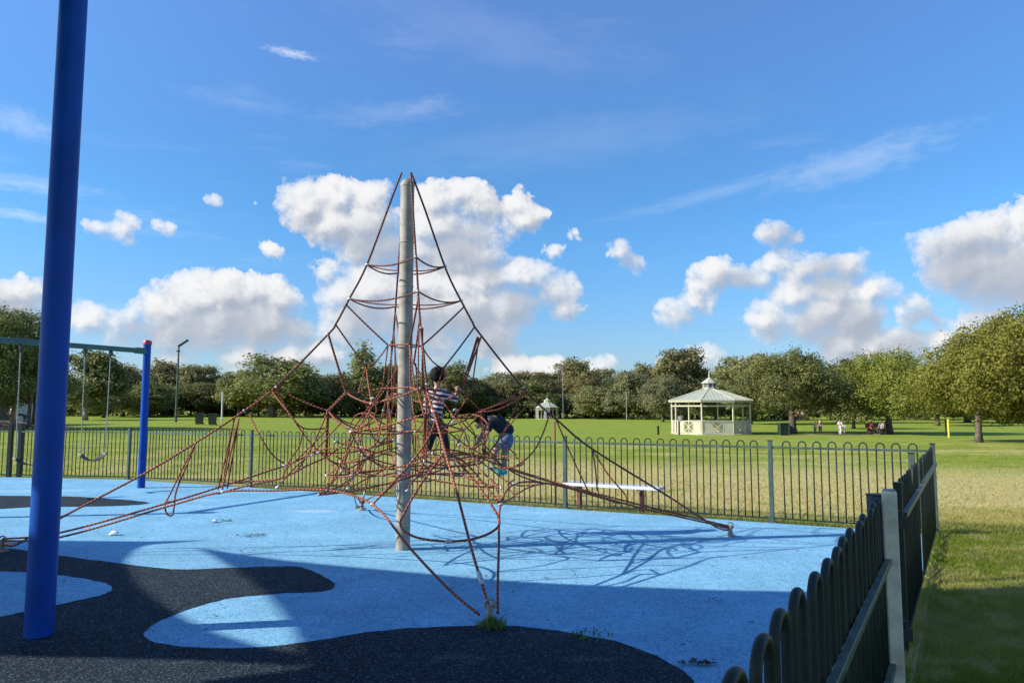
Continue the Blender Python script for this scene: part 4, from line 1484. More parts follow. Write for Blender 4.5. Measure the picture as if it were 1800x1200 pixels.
wheelie(350, 747, 70, 'dark green wheelie bin, nearer the lamp pole of the two')
wheelie(373, 748, 69, 'dark green wheelie bin, farther from the lamp pole of the two')
tb = on(1377, 764, 55)
t = thing('litter_bin', 'square dark green litter bin enclosure under the big tree by the gazebo', 'bin', tb)
MB().box((tb.x, tb.y, tb.z + 0.42), (0.62, 0.62, 0.84)).build('enclosure', m_bin, t, bevel=0.02)
MB().box((tb.x, tb.y, tb.z + 0.875), (0.70, 0.70, 0.06)).build('top', m_rail_green, t, bevel=0.01)
for s_ in (-1, 1):
    MB().box((tb.x + s_ * 0.32, tb.y - 0.32, tb.z + 0.44), (0.06, 0.06, 0.88)).build('corner_post', m_rail_green, t)

def small_post(px, y, h, r, mat, label, cat='post', top=None, name='bollard'):
    p_ = on(px, 760, y)
    t = thing(name, label, cat, p_)
    MB().cyl((p_.x, p_.y, p_.z - 0.05), (p_.x, p_.y, p_.z + h), r, r, 10).build('shaft', mat, t, smooth='auto')
    MB().lathe((p_.x, p_.y, p_.z + h), [(r * 1.25, 0), (r * 1.25, 0.04), (r * 0.6, 0.08)], 10).build('cap', top or mat, t, smooth='auto')
    return t


small_post(1157, 56, 0.56, 0.085, m_paint_green, 'short dark bollard on the lawn to the side of the gazebo')
small_post(1668, 50, 1.15, 0.07, m_yellow, 'yellow marker post on the lawn near the big right hand tree')
small_post(1663, 57, 1.0, 0.05, m_brown, 'thin dark post just behind the yellow marker post')
small_post(389, 90, 3.4, 0.10, m_white, 'slender pale pole standing beyond the two wheelie bins', top=m_white, name='pole')
small_post(990, 128, 9.0, 0.05, m_galv, 'tall thin grey pole beside the far gazebo', name='pole')
small_post(1102, 118, 4.2, 0.07, m_galv, 'short pale pole before the trees beyond the bollard', name='pole')

lm = on(309, 742, 82)
t = thing('lamp_pole', 'tall slim lamp pole with a tilted floodlight beyond the fence', 'street lamp', lm)
zt = atd(309, 606, 82).z
MB().tube([(lm.x, lm.y, lm.z), (lm.x, lm.y, lm.z + 4), (lm.x, lm.y, zt)], [0.13, 0.11, 0.085], 12).build('pole', m_rail_green, t, smooth='auto')
MB().bar((lm.x - 0.05, lm.y, zt - 0.15), (lm.x + 1.0, lm.y, zt + 0.55), 0.35, 0.22).build('lamp_head', m_slate, t, bevel=0.05)
MB().box((lm.x - 0.03, lm.y, zt - 0.7), (0.34, 0.2, 0.16)).build('bracket', m_slate, t)


def shelter(px, py, y, w, zr, label):
    p_ = on(px, py, y)
    t = thing('picnic_shelter', label, 'shelter', p_)
    MB().box((p_.x, p_.y, p_.z + zr), (w, 2.4, 0.16)).build('roof', m_white, t)
    for sx in (-1, 1):
        for sy in (-1, 1):
            MB().box((p_.x + sx * w * 0.42, p_.y + sy * 0.9, p_.z + zr / 2), (0.14, 0.14, zr)).build('post', m_cream, t)
    MB().box((p_.x, p_.y, p_.z + 0.72), (w * 0.6, 0.8, 0.06)).build('table_top', m_brown, t)


shelter(475, 730, 150, 2.3, 2.1, 'pale roofed picnic shelter against the dark trees, nearer the round tree')
shelter(519, 730, 150, 2.8, 2.1, 'pale roofed picnic shelter against the dark trees, farther from the round tree')
bx = on(449, 729, 150)
t = thing('picnic_table', 'low white table by the picnic shelters', 'table', bx)
MB().box((bx.x, bx.y, bx.z + 0.6), (1.5, 0.8, 0.08)).build('table_top', m_white, t)
for s_ in (-1, 1):
    MB().box((bx.x + s_ * 0.5, bx.y, bx.z + 0.3), (0.1, 0.6, 0.6)).build('leg', m_white, t)
bx = on(293, 720, 140)
t = thing('vehicle_shed', 'low white roofed shed beneath the trees beside the lamp pole', 'shed', bx)
MB().box((bx.x, bx.y, bx.z + 1.3), (2.0, 3.0, 0.2)).build('roof', m_white, t)
MB().box((bx.x, bx.y + 0.3, bx.z + 0.6), (1.7, 2.2, 1.2)).build('wall', m_brown, t)

# far building on the left with a covered front
bx = atd(-40, 716, 66)
bz = 0.15
t = thing('clubhouse', 'pale walled building half hidden under the dark trees', 'building', (bx.x, 68, bz))
MB().box((bx.x - 3.2, 69.5, bz + 1.35), (12.0, 5, 2.7)).build('wall', m_wall, t)
MB().box((bx.x - 3.0, 68.9, bz + 2.82), (13.5, 7.2, 0.18)).build('roof', m_roof2, t)
dr = MB().box((bx.x + 1.9, 66.97, bz + 1.05), (1.0, 0.06, 2.1)).build('door', m_slate, t)
MB().box((bx.x + 2.25, 66.92, bz + 1.0), (0.05, 0.05, 0.18)).build('handle', m_galv, dr)
for xx in (-3.0, -1.0):
    wf = MB().box((bx.x + xx, 66.97, bz + 1.5), (1.3, 0.06, 1.1)).build('window', m_white, t)
    MB().box((bx.x + xx, 66.935, bz + 1.5), (1.1, 0.03, 0.9)).build('pane', m_glass, wf)
for xx in (0.2, 3.6):
    MB().box((bx.x + xx, 65.7, bz + 1.37), (0.16, 0.16, 2.74)).build('post', m_cream, t)

# mulch bank under the left trees
m_ = MB()
vs, fs = [], []
nx, ny = 22, 9
rr_ = np.random.RandomState(4)
for j in range(ny):
    for i in range(nx):
        u, v = i / (nx - 1), j / (ny - 1)
        x = -62 + 26 * u
        y = 51 + 13 * v
        h_ = 0.75 * math.sin(PI * min(1, v * 1.0)) ** 0.8 * S01(min(u * 6, (1 - u) * 4)) + rr_.uniform(-0.03, 0.03)
        if j in (0, ny - 1) or i in (0, nx - 1):
            h_ = -0.1
        vs.append((x, y, gz(x, y) + h_))
for j in range(ny - 1):
    for i in range(nx - 1):
        fs.append((j * nx + i, j * nx + i + 1, (j + 1) * nx + i + 1, (j + 1) * nx + i))
tag(m_.add(vs, fs).build('mulch_ground', m_mulch, smooth=True), kind='structure')

# ------------------------------------------------------------------ people
def skin(name, mat, nodes, edges, parent, root, sub=1):
    """nodes: {key: (position, radius)}; one continuous skinned surface."""
    keys = list(nodes)
    mi = world_of(parent).inverted()
    me = bpy.data.meshes.new(name)
    me.from_pydata([mi @ Vector(nodes[k][0]) for k in keys], [(keys.index(a), keys.index(b_)) for a, b_ in edges], [])
    o = bpy.data.objects.new(name, me)
    COL.objects.link(o)
    md = o.modifiers.new('skin', 'SKIN')
    md.use_smooth_shade = True
    for i, k in enumerate(keys):
        r_ = nodes[k][1]
        sv = me.skin_vertices[0].data[i]
        sv.radius = r_ if isinstance(r_, tuple) else (r_, r_)
        sv.use_root = (k == root)
    o.modifiers.new('sub', 'SUBSURF').levels = sub
    o.modifiers['sub'].render_levels = sub
    dg = bpy.context.evaluated_depsgraph_get()
    dg.update()
    new = bpy.data.meshes.new_from_object(o.evaluated_get(dg))
    bpy.data.objects.remove(o)
    new.name = name
    new.materials.clear()
    new.materials.append(mat)
    return link(name, new, parent)


m_skin = simple('skin', (0.42, 0.24, 0.17), 0.5, var=0.08)
m_skin2 = simple('tanned_skin', (0.34, 0.19, 0.13), 0.5, var=0.08)
m_hair = simple('dark_hair', (0.012, 0.009, 0.008), 0.8, var=0.4, scale=60, spec=0.15)
m_hair2 = simple('brown_hair', (0.06, 0.035, 0.02), 0.6, var=0.4, scale=60)
m_legg = simple('black_cloth', (0.013, 0.012, 0.016), 0.85, var=0.3)
m_navy = simple('navy_cloth', (0.010, 0.012, 0.026), 0.85, var=0.3)
m_denim = simple('blue_denim', (0.075, 0.125, 0.235), 0.85, var=0.25, scale=40)
m_tealshoe = simple('teal_shoe', (0.03, 0.36, 0.33), 0.6, var=0.2)
m_wcloth = simple('white_cloth', (0.68, 0.66, 0.70), 0.8, var=0.08)
m_gcloth = simple('grey_cloth', (0.33, 0.33, 0.32), 0.8, var=0.15)
m_rcloth = simple('red_cloth', (0.40, 0.06, 0.05), 0.8, var=0.15)
m_stripe, q, b, o = mat_new('striped_cloth')
c = q.coord('Object')
x, y, z = q.sep(c)
wob = q.noise(c, 7.0, 3, 0.5)
st = q.m('FRACT', q.m('MULTIPLY_ADD', wob, 0.7, q.m('MULTIPLY_ADD', z, 17.0, q.m('MULTIPLY', x, 3.5))))
q.put(b.inputs['Base Color'], q.mix(q.m('GREATER_THAN', st, 0.52), (0.022, 0.018, 0.032), (0.62, 0.58, 0.64)))
b.inputs['Roughness'].default_value = 0.85


def fingers(wrist, d, up, s_=1.0, curl=0.9):
    """Five curled finger chains growing out of the palm: nodes and edges to join to a body."""
    d, up = Vector(d).normalized(), Vector(up).normalized()
    sdv = d.cross(up).normalized()
    up = sdv.cross(d)
    W = Vector(wrist)
    palm = W + d * 0.045 * s_
    nd, ed = {'palm': (palm, (0.022 * s_, 0.012 * s_))}, []
    for i, (off, ln) in enumerate(((-0.021, 0.046), (-0.007, 0.055), (0.007, 0.052), (0.020, 0.041))):
        a0 = palm + sdv * off * s_ + d * 0.02 * s_
        a1 = a0 + (d * math.cos(curl * 0.6) - up * math.sin(curl * 0.6)) * ln * 0.5 * s_
        a2 = a1 + (d * math.cos(curl * 1.5) - up * math.sin(curl * 1.5)) * ln * 0.5 * s_
        for j, p_ in enumerate((a0, a1, a2)):
            nd['f%d%d' % (i, j)] = (p_, (0.0075 - 0.001 * j) * s_)
        ed += [('palm', 'f%d0' % i), ('f%d0' % i, 'f%d1' % i), ('f%d1' % i, 'f%d2' % i)]
    t0 = palm - sdv * 0.026 * s_ - d * 0.01 * s_
    t1 = t0 - sdv * 0.018 * s_ + d * 0.018 * s_ - up * 0.012 * s_
    t2 = t1 + d * 0.02 * s_ - up * 0.015 * s_
    for j, p_ in enumerate((t0, t1, t2)):
        nd['t%d' % j] = (p_, (0.009 - 0.001 * j) * s_)
    ed += [('palm', 't0'), ('t0', 't1'), ('t1', 't2')]
    return nd, ed


def hair_cap(c_, r_, back, up, parent, mat, cover=0.15):
    """Hair: an outer shell over the top and back of the head, uneven at its edge."""
    m_ = MB()
    back, up = Vector(back).normalized(), Vector(up).normalized()
    vs, fs = [], []
    n_, k_ = 18, 9
    s_ = up.cross(back).normalized()
    pole = (up * 0.75 + back * 0.66).normalized()
    e1 = pole.cross(s_).normalized()
    rr = random.Random(3)
    for j in range(k_ + 1):
        th = PI * 0.56 * j / k_
        for i in range(n_):
            a = 2 * PI * i / n_
            dd = pole * math.cos(th) + (s_ * math.cos(a) + e1 * math.sin(a)) * math.sin(th)
            rad = 1.03 + (rr.uniform(-0.06, 0.11) if j else 0)
            vs.append(Vector(c_) + Vector((dd.x * r_[0], dd.y * r_[1], dd.z * r_[2])) * rad)
    for j in range(k_):
        for i in range(n_):
            fs.append((j * n_ + i, j * n_ + (i + 1) % n_, (j + 1) * n_ + (i + 1) % n_, (j + 1) * n_ + i))
    m_.add(vs, fs)
    return m_.build('hair', mat, parent, smooth=True)


def shoe(p_, d, parent, mat, s_=1.0):
    p_, d = Vector(p_), Vector(d).normalized()
    nd = {'heel': (p_ - d * 0.03 * s_ + Vector((0, 0, 0.0)), 0.032 * s_), 'mid': (p_ + d * 0.04 * s_ - Vector((0, 0, 0.012 * s_)), (0.034 * s_, 0.028 * s_)), 'toe': (p_ + d * 0.115 * s_ - Vector((0, 0, 0.02 * s_)), (0.033 * s_, 0.021 * s_))}
    return skin('shoe', mat, nd, [('heel', 'mid'), ('mid', 'toe')], parent, 'mid')


def add_face(hc, fwd, r_, parent, body_nodes=None):
    fwd = Vector(fwd).normalized()
    sd = fwd.cross(Vector((0, 0, 1))).normalized()
    up = sd.cross(fwd)
    for k in (-1, 1):
        MB().ball(Vector(hc) + fwd * r_ * 0.90 + sd * (k * r_ * 0.36) + up * 0.005, r_ * 0.11, 8, 6).build('eye', m_black, parent, smooth=True)


def climber1():
    D = 9.25
    P_ = lambda px, py, dy=0.0: atd(px, py, D + dy)
    base = P_(770, 802)
    t = thing('person', 'child in striped top and black leggings climbing the ropes, seen from behind', 'person', base)
    head = P_(769, 659, 0.0)
    nk = P_(769, 676, 0.01)
    ch = P_(769, 692, 0.0)
    pel = P_(767, 745, -0.02)
    sl, sr = P_(754, 689), P_(784, 690)
    el, er = P_(749, 716, 0.02), P_(800, 706, 0.05)
    wl, wr = P_(757, 735, 0.10), P_(803, 686, 0.14)
    hl, hr = P_(760, 746), P_(775, 746)
    kl, kr = P_(757, 772, 0.10), P_(781, 772, 0.03)
    al, ar = P_(752, 794, 0.02), P_(788, 797, 0.02)
    nd = {'pel': (pel, (0.068, 0.052)), 'ab': (P_(768, 722, -0.01), (0.066, 0.050)), 'ch': (ch, (0.078, 0.055)), 'nk': (nk, 0.034), 'hb': (P_(769, 668, 0.0), 0.060), 'hd': (head, (0.078, 0.088)), 'ht': (P_(769, 649, 0.0), 0.055),
          'nose': (head + Vector((0, 0.098, -0.01)), 0.012), 'earl': (head + Vector((-0.083, 0, -0.01)), (0.012, 0.018)), 'earr': (head + Vector((0.083, 0, -0.01)), (0.012, 0.018)),
          'sl': (sl, 0.040), 'el': (el, 0.029), 'wl': (wl, 0.021), 'sr': (sr, 0.040), 'er': (er, 0.029), 'wr': (wr, 0.021),
          'hl': (hl, 0.050), 'kl': (kl, 0.038), 'al': (al, 0.027), 'hr': (hr, 0.050), 'kr': (kr, 0.038), 'ar': (ar, 0.027)}
    ed = [('pel', 'ab'), ('ab', 'ch'), ('ch', 'nk'), ('nk', 'hb'), ('hb', 'hd'), ('hd', 'ht'), ('hd', 'nose'), ('hd', 'earl'), ('hd', 'earr'), ('ch', 'sl'), ('sl', 'el'), ('el', 'wl'), ('ch', 'sr'), ('sr', 'er'), ('er', 'wr'),
          ('pel', 'hl'), ('hl', 'kl'), ('kl', 'al'), ('pel', 'hr'), ('hr', 'kr'), ('kr', 'ar')]
    for tag_, w_, d_ in (('l', wl, wl - el), ('r', wr, wr - er)):
        n2, e2 = fingers(w_, d_, Vector((0, -1, 0.3)), 0.8)
        nd.update({tag_ + k: v for k, v in n2.items()})
        ed += [('w' + tag_, tag_ + 'palm')] + [(tag_ + a, tag_ + b_) for a, b_ in e2]
    skin('body', m_skin, nd, ed, t, 'pel')
    g_ = 0.012
    sh = {'p': (P_(767, 744, -0.01), (0.104, 0.082)), 'ab': (P_(768, 722, -0.01), (0.092, 0.072)), 'ch': (P_(769, 694), (0.097, 0.072)), 'n': (P_(769, 683), 0.06),
          'sl': (sl, 0.054), 'el': (el, 0.043), 'wl': (el.lerp(wl, 0.75), 0.036), 'sr': (sr, 0.054), 'er': (er, 0.043), 'wr': (er.lerp(wr, 0.7), 0.035)}
    skin('striped_top', m_stripe, sh, [('p', 'ab'), ('ab', 'ch'), ('ch', 'n'), ('ch', 'sl'), ('sl', 'el'), ('el', 'wl'), ('ch', 'sr'), ('sr', 'er'), ('er', 'wr')], t, 'ab', 2)
    lg_ = {'t': (P_(767, 733, -0.02), (0.098, 0.080)), 'p': (P_(767, 745, -0.02), (0.106, 0.088)), 'hl': (P_(760, 754, 0.01), 0.080), 'kl': (kl, 0.056), 'al': (kl.lerp(al, 0.92), 0.040), 'hr': (P_(775, 754, 0.0), 0.080), 'kr': (kr, 0.056), 'ar': (kr.lerp(ar, 0.92), 0.040)}
    skin('leggings', m_legg, lg_, [('t', 'p'), ('p', 'hl'), ('hl', 'kl'), ('kl', 'al'), ('p', 'hr'), ('hr', 'kr'), ('kr', 'ar')], t, 'p', 2)
    hair_cap(head, (0.088, 0.098, 0.105), (0, -1, 0), (0, 0, 1), t, m_hair)
    shoe(al - Vector((0, 0, 0.02)), (-0.5, 0.8, 0), t, m_wcloth, 0.9)
    shoe(ar - Vector((0, 0, 0.02)), (0.4, 0.9, 0), t, m_legg, 0.9)
    add_face(head, (0, 1, 0), 0.098, t)


def climber2():
    D = 9.3
    P_ = lambda px, py, dy=0.0: atd(px, py, D + dy)
    t = thing('person', 'child in dark top, denim shorts and teal shoes bending forward on the ropes', 'person', P_(880, 832))
    head, nk = P_(846, 741, -0.02), P_(856, 736)
    ch, ab, pel = P_(868, 737), P_(884, 750), P_(894, 767)
    sl, sr = P_(864, 740, -0.10), P_(866, 740, 0.10)
    el, er = P_(854, 766, -0.10), P_(848, 762, 0.12)
    wl, wr = P_(849, 788, -0.06), P_(838, 782, 0.10)
    hl, hr = P_(889, 774, -0.06), P_(893, 774, 0.06)
    kl, kr = P_(869, 791, -0.07), P_(885, 801, 0.07)
    al, ar = P_(868, 819, -0.03), P_(888, 826, 0.06)
    fw = Vector((-0.8, 0.05, -0.6))
    nd = {'pel': (pel, (0.082, 0.092)), 'ab': (ab, (0.072, 0.085)), 'ch': (ch, (0.072, 0.095)), 'nk': (nk, 0.036), 'hb': (P_(851, 738), 0.056), 'hd': (head, (0.080, 0.076)), 'ht': (P_(840, 745, -0.02), 0.058),
          'nose': (head + fw * 0.1 + Vector((0.02, 0, -0.03)), 0.012), 'earl': (head + Vector((0, -0.083, 0)), (0.012, 0.018)), 'earr': (head + Vector((0, 0.083, 0)), (0.012, 0.018)),
          'sl': (sl, 0.042), 'el': (el, 0.030), 'wl': (wl, 0.022), 'sr': (sr, 0.042), 'er': (er, 0.030), 'wr': (wr, 0.022),
          'hl': (hl, 0.066), 'kl': (kl, 0.046), 'al': (al, 0.031), 'hr': (hr, 0.066), 'kr': (kr, 0.046), 'ar': (ar, 0.031)}
    ed = [('pel', 'ab'), ('ab', 'ch'), ('ch', 'nk'), ('nk', 'hb'), ('hb', 'hd'), ('hd', 'ht'), ('hd', 'nose'), ('hd', 'earl'), ('hd', 'earr'), ('ch', 'sl'), ('sl', 'el'), ('el', 'wl'), ('ch', 'sr'), ('sr', 'er'), ('er', 'wr'),
          ('pel', 'hl'), ('hl', 'kl'), ('kl', 'al'), ('pel', 'hr'), ('hr', 'kr'), ('kr', 'ar')]
    for tag_, w_, d_ in (('l', wl, wl - el), ('r', wr, wr - er)):
        n2, e2 = fingers(w_, d_, Vector((1, 0, 0.2)), 0.85)
        nd.update({tag_ + k: v for k, v in n2.items()})
        ed += [('w' + tag_, tag_ + 'palm')] + [(tag_ + a, tag_ + b_) for a, b_ in e2]
    skin('body', m_skin2, nd, ed, t, 'pel')
    sh = {'e': (P_(897, 766), 0.082), 'p': (P_(892, 758), 0.098), 'ab': (P_(882, 746), 0.106), 'ch': (ch, 0.100), 'n': (P_(859, 736), 0.07), 'sl': (sl, 0.055), 'el': (sl.lerp(el, 0.75), 0.045), 'sr': (sr, 0.055), 'er': (sr.lerp(er, 0.75), 0.045)}
    skin('dark_top', m_navy, sh, [('e', 'p'), ('p', 'ab'), ('ab', 'ch'), ('ch', 'n'), ('ch', 'sl'), ('sl', 'el'), ('ch', 'sr'), ('sr', 'er')], t, 'ab', 2)
    so = {'t': (P_(890, 759), (0.088, 0.10)), 'p': (P_(895, 769), (0.108, 0.112)), 'hl': (hl, 0.086), 'kl': (hl.lerp(kl, 0.72), 0.064), 'hr': (hr, 0.080), 'kr': (hr.lerp(kr, 0.70), 0.062)}
    skin('denim_shorts', m_denim, so, [('t', 'p'), ('p', 'hl'), ('hl', 'kl'), ('p', 'hr'), ('hr', 'kr')], t, 'p', 2)
    hair_cap(head, (0.092, 0.094, 0.092), (0.7, 0, 0.4), (-0.5, 0, 0.8), t, m_hair)
    shoe(al - Vector((0, 0, 0.02)), (0.9, -0.3, -0.1), t, m_tealshoe, 1.05)
    shoe(ar - Vector((0, 0, 0.02)), (-0.8, -0.4, -0.1), t, m_tealshoe, 1.05)
    add_face(head, fw, 0.092, t)


climber1()
climber2()


def far_person(px, y, h, label, top, legs, hair, pose='stand', face=(-0.6, -0.8, 0), group=None, zoff=0.0):
    b_ = on(px, 760, y)
    b_.z += zoff
    t = thing('person', label, 'person', b_, group)
    f_ = Vector(face).normalized()
    s_ = Vector((-f_.y, f_.x, 0))
    u = h / 1.7
    Z = Vector((0, 0, 1))
    if pose == 'sit':
        hipz = 0.46 * u
        hip = b_ + Z * hipz
        kl, kr = hip + f_ * 0.40 * u + s_ * 0.10 * u, hip + f_ * 0.40 * u - s_ * 0.10 * u
        al, ar = kl - Z * 0.40 * u, kr - Z * 0.40 * u
    elif pose == 'bend':
        hip = b_ + Z * 0.86 * u
        kl, kr = b_ + Z * 0.46 * u + s_ * 0.11 * u + f_ * 0.05, b_ + Z * 0.46 * u - s_ * 0.11 * u
        al, ar = b_ + Z * 0.07 * u + s_ * 0.12 * u, b_ + Z * 0.07 * u - s_ * 0.12 * u
    else:
        hip = b_ + Z * 0.88 * u
        kl, kr = b_ + Z * 0.47 * u + s_ * 0.09 * u + f_ * 0.04, b_ + Z * 0.47 * u - s_ * 0.09 * u - f_ * 0.02
        al, ar = b_ + Z * 0.07 * u + s_ * 0.10 * u + f_ * 0.08 * u, b_ + Z * 0.07 * u - s_ * 0.10 * u - f_ * 0.10 * u
    ax = (Z if pose != 'bend' else (Z * 0.35 + f_ * 0.94)).normalized()
    ab, ch, nk, hd = hip + ax * 0.22 * u, hip + ax * 0.44 * u, hip + ax * 0.56 * u, hip + ax * 0.70 * u
    sl, sr = ch + ax * 0.06 * u + s_ * 0.18 * u, ch + ax * 0.06 * u - s_ * 0.18 * u
    dn = -Z if pose != 'bend' else -Z
    el, er = sl + dn * 0.27 * u + s_ * 0.05 * u + f_ * 0.04 * u, sr + dn * 0.27 * u - s_ * 0.05 * u + f_ * 0.06 * u
    wl, wr = el + dn * 0.16 * u + f_ * 0.15 * u, er + dn * 0.14 * u + f_ * 0.17 * u
    hl, hr = hip + s_ * 0.09 * u - Z * 0.04 * u, hip - s_ * 0.09 * u - Z * 0.04 * u
    nd = {'pel': (hip, (0.14 * u, 0.11 * u)), 'ab': (ab, (0.125 * u, 0.095 * u)), 'ch': (ch, (0.15 * u, 0.105 * u)), 'nk': (nk, 0.05 * u), 'hd': (hd, 0.085 * u), 'ht': (hd + ax * 0.08 * u, 0.07 * u), 'ns': (hd + f_ * 0.105 * u, 0.014 * u),
          'sl': (sl, 0.055 * u), 'el': (el, 0.04 * u), 'wl': (wl, 0.028 * u), 'pl': (wl + (wl - el).normalized() * 0.09 * u, (0.03 * u, 0.016 * u)), 'sr': (sr, 0.055 * u), 'er': (er, 0.04 * u), 'wr': (wr, 0.028 * u), 'pr': (wr + (wr - er).normalized() * 0.09 * u, (0.03 * u, 0.016 * u)),
          'hl': (hl, 0.085 * u), 'kl': (kl, 0.056 * u), 'al': (al, 0.038 * u), 'tl': (al + f_ * 0.15 * u - Z * 0.03 * u, (0.035 * u, 0.025 * u)), 'hr': (hr, 0.085 * u), 'kr': (kr, 0.056 * u), 'ar': (ar, 0.038 * u), 'tr': (ar + f_ * 0.15 * u - Z * 0.03 * u, (0.035 * u, 0.025 * u))}
    ed = [('pel', 'ab'), ('ab', 'ch'), ('ch', 'nk'), ('nk', 'hd'), ('hd', 'ht'), ('hd', 'ns'), ('ch', 'sl'), ('sl', 'el'), ('el', 'wl'), ('wl', 'pl'), ('ch', 'sr'), ('sr', 'er'), ('er', 'wr'), ('wr', 'pr'),
          ('pel', 'hl'), ('hl', 'kl'), ('kl', 'al'), ('al', 'tl'), ('pel', 'hr'), ('hr', 'kr'), ('kr', 'ar'), ('ar', 'tr')]
    skin('body', m_skin, nd, ed, t, 'pel')
    g_ = 0.022 * u
    big = lambda k: (nd[k][0], tuple(v + g_ for v in nd[k][1]) if isinstance(nd[k][1], tuple) else nd[k][1] + g_)
    skin('top', top, {k: big(k) for k in ('ab', 'ch', 'sl', 'el', 'sr', 'er')} | {'pel': (hip + ax * 0.05 * u, (0.165 * u, 0.13 * u))}, [('pel', 'ab'), ('ab', 'ch'), ('ch', 'sl'), ('sl', 'el'), ('ch', 'sr'), ('sr', 'er')], t, 'ab')
    skin('trousers', legs, {k: big(k) for k in ('pel', 'hl', 'kl', 'al', 'hr', 'kr', 'ar')}, [('pel', 'hl'), ('hl', 'kl'), ('kl', 'al'), ('pel', 'hr'), ('hr', 'kr'), ('kr', 'ar')], t, 'pel')
    hair_cap(hd + ax * 0.03 * u, (0.092 * u, 0.092 * u, 0.105 * u), -f_, Z, t, hair)
    return t


far_person(1442, 55.0, 1.22, 'person in dark clothes standing on bare ground under the trees', m_navy, m_legg, m_hair2)
far_person(1433, 56.5, 0.95, 'small child in grey beside the person in dark clothes', m_gcloth, m_slate, m_hair2)
far_person(1477, 55.5, 1.15, 'person in white clothes standing under the yellow green tree', m_wcloth, m_wcloth, m_hair2)
far_person(1484, 56.0, 0.85, 'small child in pale clothes close to the person in white', m_wcloth, m_gcloth, m_hair)
far_person(1550, 56.0, 1.45, 'person in grey top seated on the red bench', m_gcloth, m_legg, m_hair, 'sit', (-0.8, -0.5, 0))
far_person(1533, 56.5, 1.30, 'person in red top seated on the red bench', m_rcloth, m_legg, m_hair, 'sit', (0.3, -0.9, 0))
sb = on(1541, 760, 56.8)
t = thing('park_bench', 'red bench under the yellow green tree with two people', 'bench', sb)
MB().box((sb.x, sb.y, sb.z + 0.40), (1.5, 0.42, 0.06)).build('seat', m_redbrown, t)
MB().box((sb.x, sb.y + 0.22, sb.z + 0.66), (1.5, 0.05, 0.34)).build('backrest', m_redbrown, t)
for s_ in (-0.6, 0.6):
    MB().box((sb.x + s_, sb.y, sb.z + 0.18), (0.07, 0.40, 0.37)).build('leg', m_redbrown, t)
far_person(42, 64.5, 1.5, 'person in dark clothes bending over on the mulch under the trees', m_legg, m_slate, m_hair, 'bend', (-0.95, -0.2, 0), zoff=0.15)
far_person(18, 64.8, 1.6, 'person in dark clothes standing in front of the pale building', m_legg, m_legg, m_hair, zoff=0.15)
far_person(1412, 118, 1.6, 'tiny far walker in pale top beyond the big tree', m_wcloth, m_slate, m_hair)
far_person(1405, 119, 1.6, 'tiny far walker in red top beyond the big tree', m_rcloth, m_slate, m_hair)

# ------------------------------------------------------------------ trees
def leaf_mesh(name, lobes, n_leaves, leaf, clump, seed, mat, droop=0.0, low_cut=-0.55):
    """Crown of leaf-sized faces gathered in clumps over the lobes (centre, radii)."""
    rr = np.random.RandomState(seed)
    area = np.array([l[1][0] * l[1][1] + l[1][0] * l[1][2] + l[1][1] * l[1][2] for l in lobes])
    cnt = np.maximum(50, (n_leaves * area / area.sum()).astype(int))
    ctr, tint, outw, offd = [], [], [], []
    per = 26
    for (c_, r_), n_ in zip(lobes, cnt):
        k = max(3, n_ // per)
        d = rr.normal(size=(k * 2, 3))
        d /= np.linalg.norm(d, axis=1)[:, None]
        d = d[d[:, 2] > low_cut][:k]
        k = len(d)
        rad = 1.0 - 0.5 * rr.uniform(0, 1, k) ** 2.2 + rr.normal(0, 0.05, k)
        cc = np.array(c_) + d * np.array(r_) * rad[:, None]
        ct = np.clip(rr.normal(0.45, 0.24, k), 0, 1)
        idx = np.repeat(np.arange(k), per)
        off = rr.normal(size=(k * per, 3)) * clump * np.array([1, 1, 0.62])
        if droop:
            off[:, 2] -= droop * np.abs(rr.normal(size=k * per)) * clump
        ctr.append(cc[idx] + off)
        tint.append(np.clip(ct[idx] + rr.normal(0, 0.07, k * per), 0, 1))
        outw.append(d[idx])
        offd.append(off / (np.linalg.norm(off, axis=1)[:, None] + 1e-6))
    C_ = np.concatenate(ctr)
    T_ = np.concatenate(tint)
    F_ = np.concatenate(offd)
    O_ = np.concatenate(outw)
    N = len(C_)
    nrm = O_ * 0.55 + F_ * 0.60 + rr.normal(size=(N, 3)) * 0.42 + np.array([0, 0, 0.25])
    nrm /= np.linalg.norm(nrm, axis=1)[:, None]
    a = rr.normal(size=(N, 3))
    u = np.cross(nrm, a)
    u /= np.linalg.norm(u, axis=1)[:, None]
    v = np.cross(nrm, u)
    s_ = leaf * rr.uniform(0.6, 1.35, N)[:, None]
    u *= s_ * 0.5
    v *= s_ * 0.30
    V = np.stack([C_ - u, C_ - v + u * 0.1, C_ + u, C_ + v + u * 0.1], axis=1).reshape(-1, 3)
    me = bpy.data.meshes.new(name)
    me.vertices.add(len(V))
    me.vertices.foreach_set('co', V.ravel())
    me.loops.add(4 * N)
    me.loops.foreach_set('vertex_index', np.arange(4 * N, dtype=np.int32))
    me.polygons.add(N)
    me.polygons.foreach_set('loop_start', np.arange(0, 4 * N, 4, dtype=np.int32))
    me.update()
    at_ = me.attributes.new('tint', 'FLOAT', 'FACE')
    at_.data.foreach_set('value', T_.astype(np.float32))
    me.materials.append(mat)
    return me


